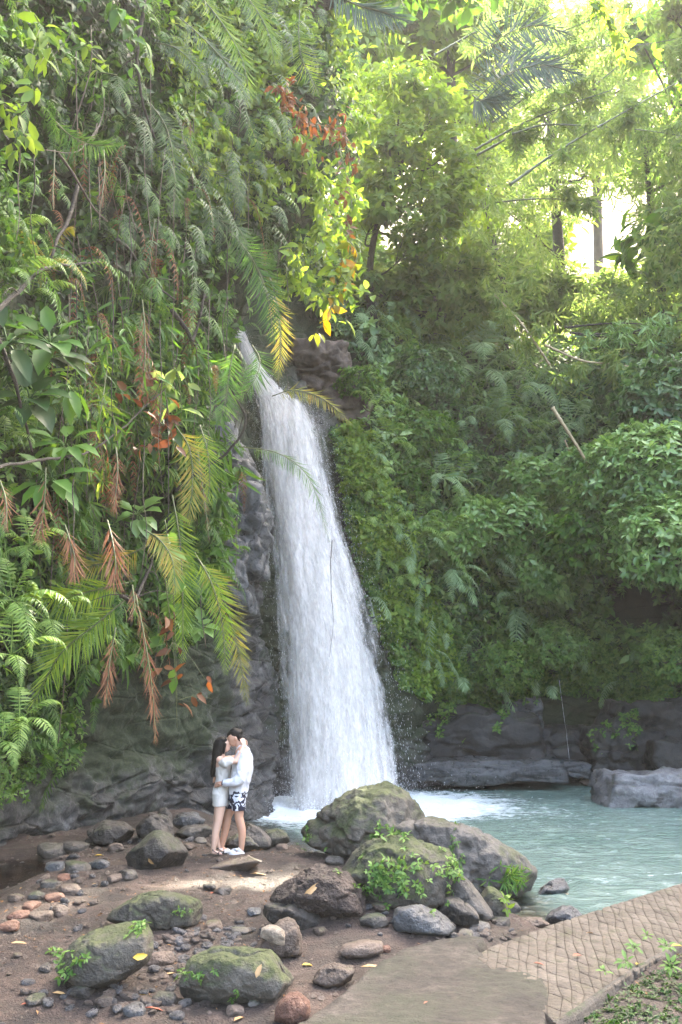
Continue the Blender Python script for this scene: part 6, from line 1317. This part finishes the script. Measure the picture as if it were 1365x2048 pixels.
meld('hair', [ell(Z(600, 262, 0), (.100, .084, .068), R(18)), ell(Z(540, 258, 0), (.075, .066, .042), R(28)), ell(Z(640, 300, 0), (.050, .078, .062)), ell(Z(655, 335, 0), (.030, .066, .045)), ell(Z(565, 225, 0), (.07, .05, .035), R(22)), ell(Z(500, 290, 0), (.035, .045, .022), R(38))], 'hair_black', man, .007, 2, .008, 30)
for s, nm in ((-.09, 'shoe'), (.10, 'shoe')):
    if s < 0: g = [loft([(Z(638, 1822, s), .120, .052), (Z(638, 1800, s), .120, .050), (Z(646, 1788, s), .108, .044)]), ell(Z(590, 1785, s), (.062, .046, .030)), ell(Z(690, 1765, s), (.05, .042, .05)), cap(Z(640, 1745, s-.03), Z(600, 1760, s+.02), .018, .022)]
    else: g = [loft([(Z(450, 1822, s), .115, .050), (Z(450, 1800, s), .115, .048), (Z(456, 1790, s), .10, .042)]), ell(Z(490, 1790, s), (.055, .044, .028)), ell(Z(420, 1775, s), (.045, .04, .04))]
    meld(nm, g, 'shoe_white', man, .007, 2)
meld('wristwatch', [loft([(Z(452, 893, -.197) + np.array([dx_, 0, 0]), .001, .001) for dx_ in (0,)] * 2)] if False else [cap(Z(458, 878, -.232), Z(452, 905, -.230), .014, .014), cap(Z(455, 868, -.21), Z(455, 860, -.18), .010, .010)], 'watch_dark', man, .005, 1)

# woman, facing right
wom = thing('person', 'woman in a short white dress with long black hair embracing the man', 'person', (PXC - .15, PY0, GZ0 - .005))
body = [ell(Z(432, 410, 0), (.086, .072, .105), R(-12)), ell(Z(470, 452, 0), (.048, .050, .056), R(-20)), ell(Z(521, 428, 0), (.016, .011, .013)), ell(Z(508, 468, 0), (.015, .020, .012)), ell(Z(500, 385, 0), (.022, .046, .02))]
body += [cap(Z(420, 460, 0), Z(408, 570, 0), .046, .048), cap(Z(400, 600, -.11), Z(400, 600, .11), .050, .050), loft([(Z(400, 580), .06, .11), (Z(410, 660), .085, .135), (Z(425, 760), .085, .13), (Z(415, 860), .075, .115), (Z(410, 960), .08, .125), (Z(410, 1100), .08, .12)])]
body += chain([Z(410, 1080, -.055), Z(412, 1230, -.068), Z(392, 1410, -.075), Z(364, 1520, -.075), Z(355, 1600, -.075), Z(336, 1745, -.07)], [.072, .074, .056, .053, .047, .033])
body += chain([Z(404, 1080, .055), Z(384, 1230, .07), Z(362, 1410, .08), Z(345, 1520, .08), Z(345, 1600, .08), Z(388, 1740, .08)], [.072, .072, .054, .052, .046, .032])
body += chain([Z(334, 1750, -.07), Z(332, 1790, -.07), Z(400, 1800, -.075), Z(436, 1808, -.08)], [.032, .030, .024, .017]) + chain([Z(388, 1745, .08), Z(388, 1785, .08), Z(450, 1798, .07), Z(480, 1805, .07)], [.031, .029, .023, .016])
body += chain([Z(398, 605, -.125), Z(510, 625, -.20), Z(632, 612, -.225), Z(690, 500, -.18), Z(715, 405, -.10)], [.046, .042, .036, .030, .023])
body += hand(Z(716, 400, -.098), Z(700, 350, -.06), (1, .25, 0), (-.55, .8, .1), L=.066, fr=.0075, thumb=(-.3, .2, .8))
body += chain([Z(398, 605, .125), Z(510, 610, .20), Z(630, 570, .225), Z(690, 480, .17), Z(725, 415, .08)], [.046, .042, .036, .030, .023])
body += hand(Z(725, 412, .075), Z(722, 370, .03), (1, -.2, 0), (-.5, -.8, .1), L=.066, fr=.0075)
meld('body', body, 'skin_fair', wom, .0065, 4)
meld('dress', [loft([(Z(408, 1205), .104, .165, .02), (Z(404, 1130), .112, .174), (Z(402, 1040), .114, .172), (Z(412, 960), .098, .15), (Z(422, 870), .088, .128), (Z(432, 780), .100, .142), (Z(438, 700), .104, .150), (Z(440, 645), .094, .148, .55)])]
     + chain([Z(430, 635, -.145), Z(490, 632, -.195), Z(560, 612, -.22)], [.052, .072, .050]) + chain([Z(430, 635, .145), Z(490, 632, .195), Z(560, 612, .22)], [.052, .072, .050]), 'dress_cream', wom, .008, 2, .012, 13)
meld('hair', [loft([(Z(292, 835), .012, .045), (Z(296, 800), .030, .075), (Z(304, 740), .040, .090), (Z(318, 660), .048, .095), (Z(338, 590), .062, .10), (Z(362, 520), .086, .098), (Z(380, 450), .094, .096), (Z(390, 395), .096, .092), (Z(402, 345), .082, .078), (Z(412, 312), .046, .046)]), ell(Z(430, 348, 0), (.066, .082, .048), R(-14)), cap(Z(462, 400, -.066), Z(450, 520, -.075), .020, .012), cap(Z(462, 400, .066), Z(450, 520, .075), .020, .012)], 'hair_black', wom, .007, 2, .006, 26)
for s, x0 in ((-.072, 380), (.075, 432)):
    meld('sandal', [loft([(Z(x0, 1824, s), .110, .040), (Z(x0, 1814, s), .110, .039)]), cap(Z(x0-50, 1752, s-.035), Z(x0-20, 1756, s+.034), .008, .008), cap(Z(x0+30, 1792, s-.036), Z(x0+36, 1790, s+.034), .009, .009), cap(Z(x0-48, 1752, s-.035), Z(x0-64, 1770, s), .008, .008), cap(Z(x0-50, 1760, s-.034), Z(x0+28, 1806, s-.038), .006, .006)], 'sandal_black', wom, .005, 1)

# ------------------------------------------------------------------ haze in the gorge
n = NT('haze_air'); vol = n.mk('VolumePrincipled', {'Density': .0011, 'Anisotropy': .6}); vol.inputs['Color'].default_value = (1.0, .96, .90, 1)
n.end(vol.outputs[0], True)
bx0, bx1 = np.array([-34., -8, -3.]), np.array([52., 78, 46.])
v = np.array([[(bx0, bx1)[i][0], (bx0, bx1)[j][1], (bx0, bx1)[k][2]] for k in (0, 1) for j in (0, 1) for i in (0, 1)])
o = MB().add(v, np.array([(0, 2, 3, 1), (4, 5, 7, 6), (0, 1, 5, 4), (2, 6, 7, 3), (0, 4, 6, 2), (1, 3, 7, 5)])).build('haze', 'haze_air', origin=(0, 0, 0)); props(o, 'pale sunlit haze filling the gorge', None, None, 'stuff')
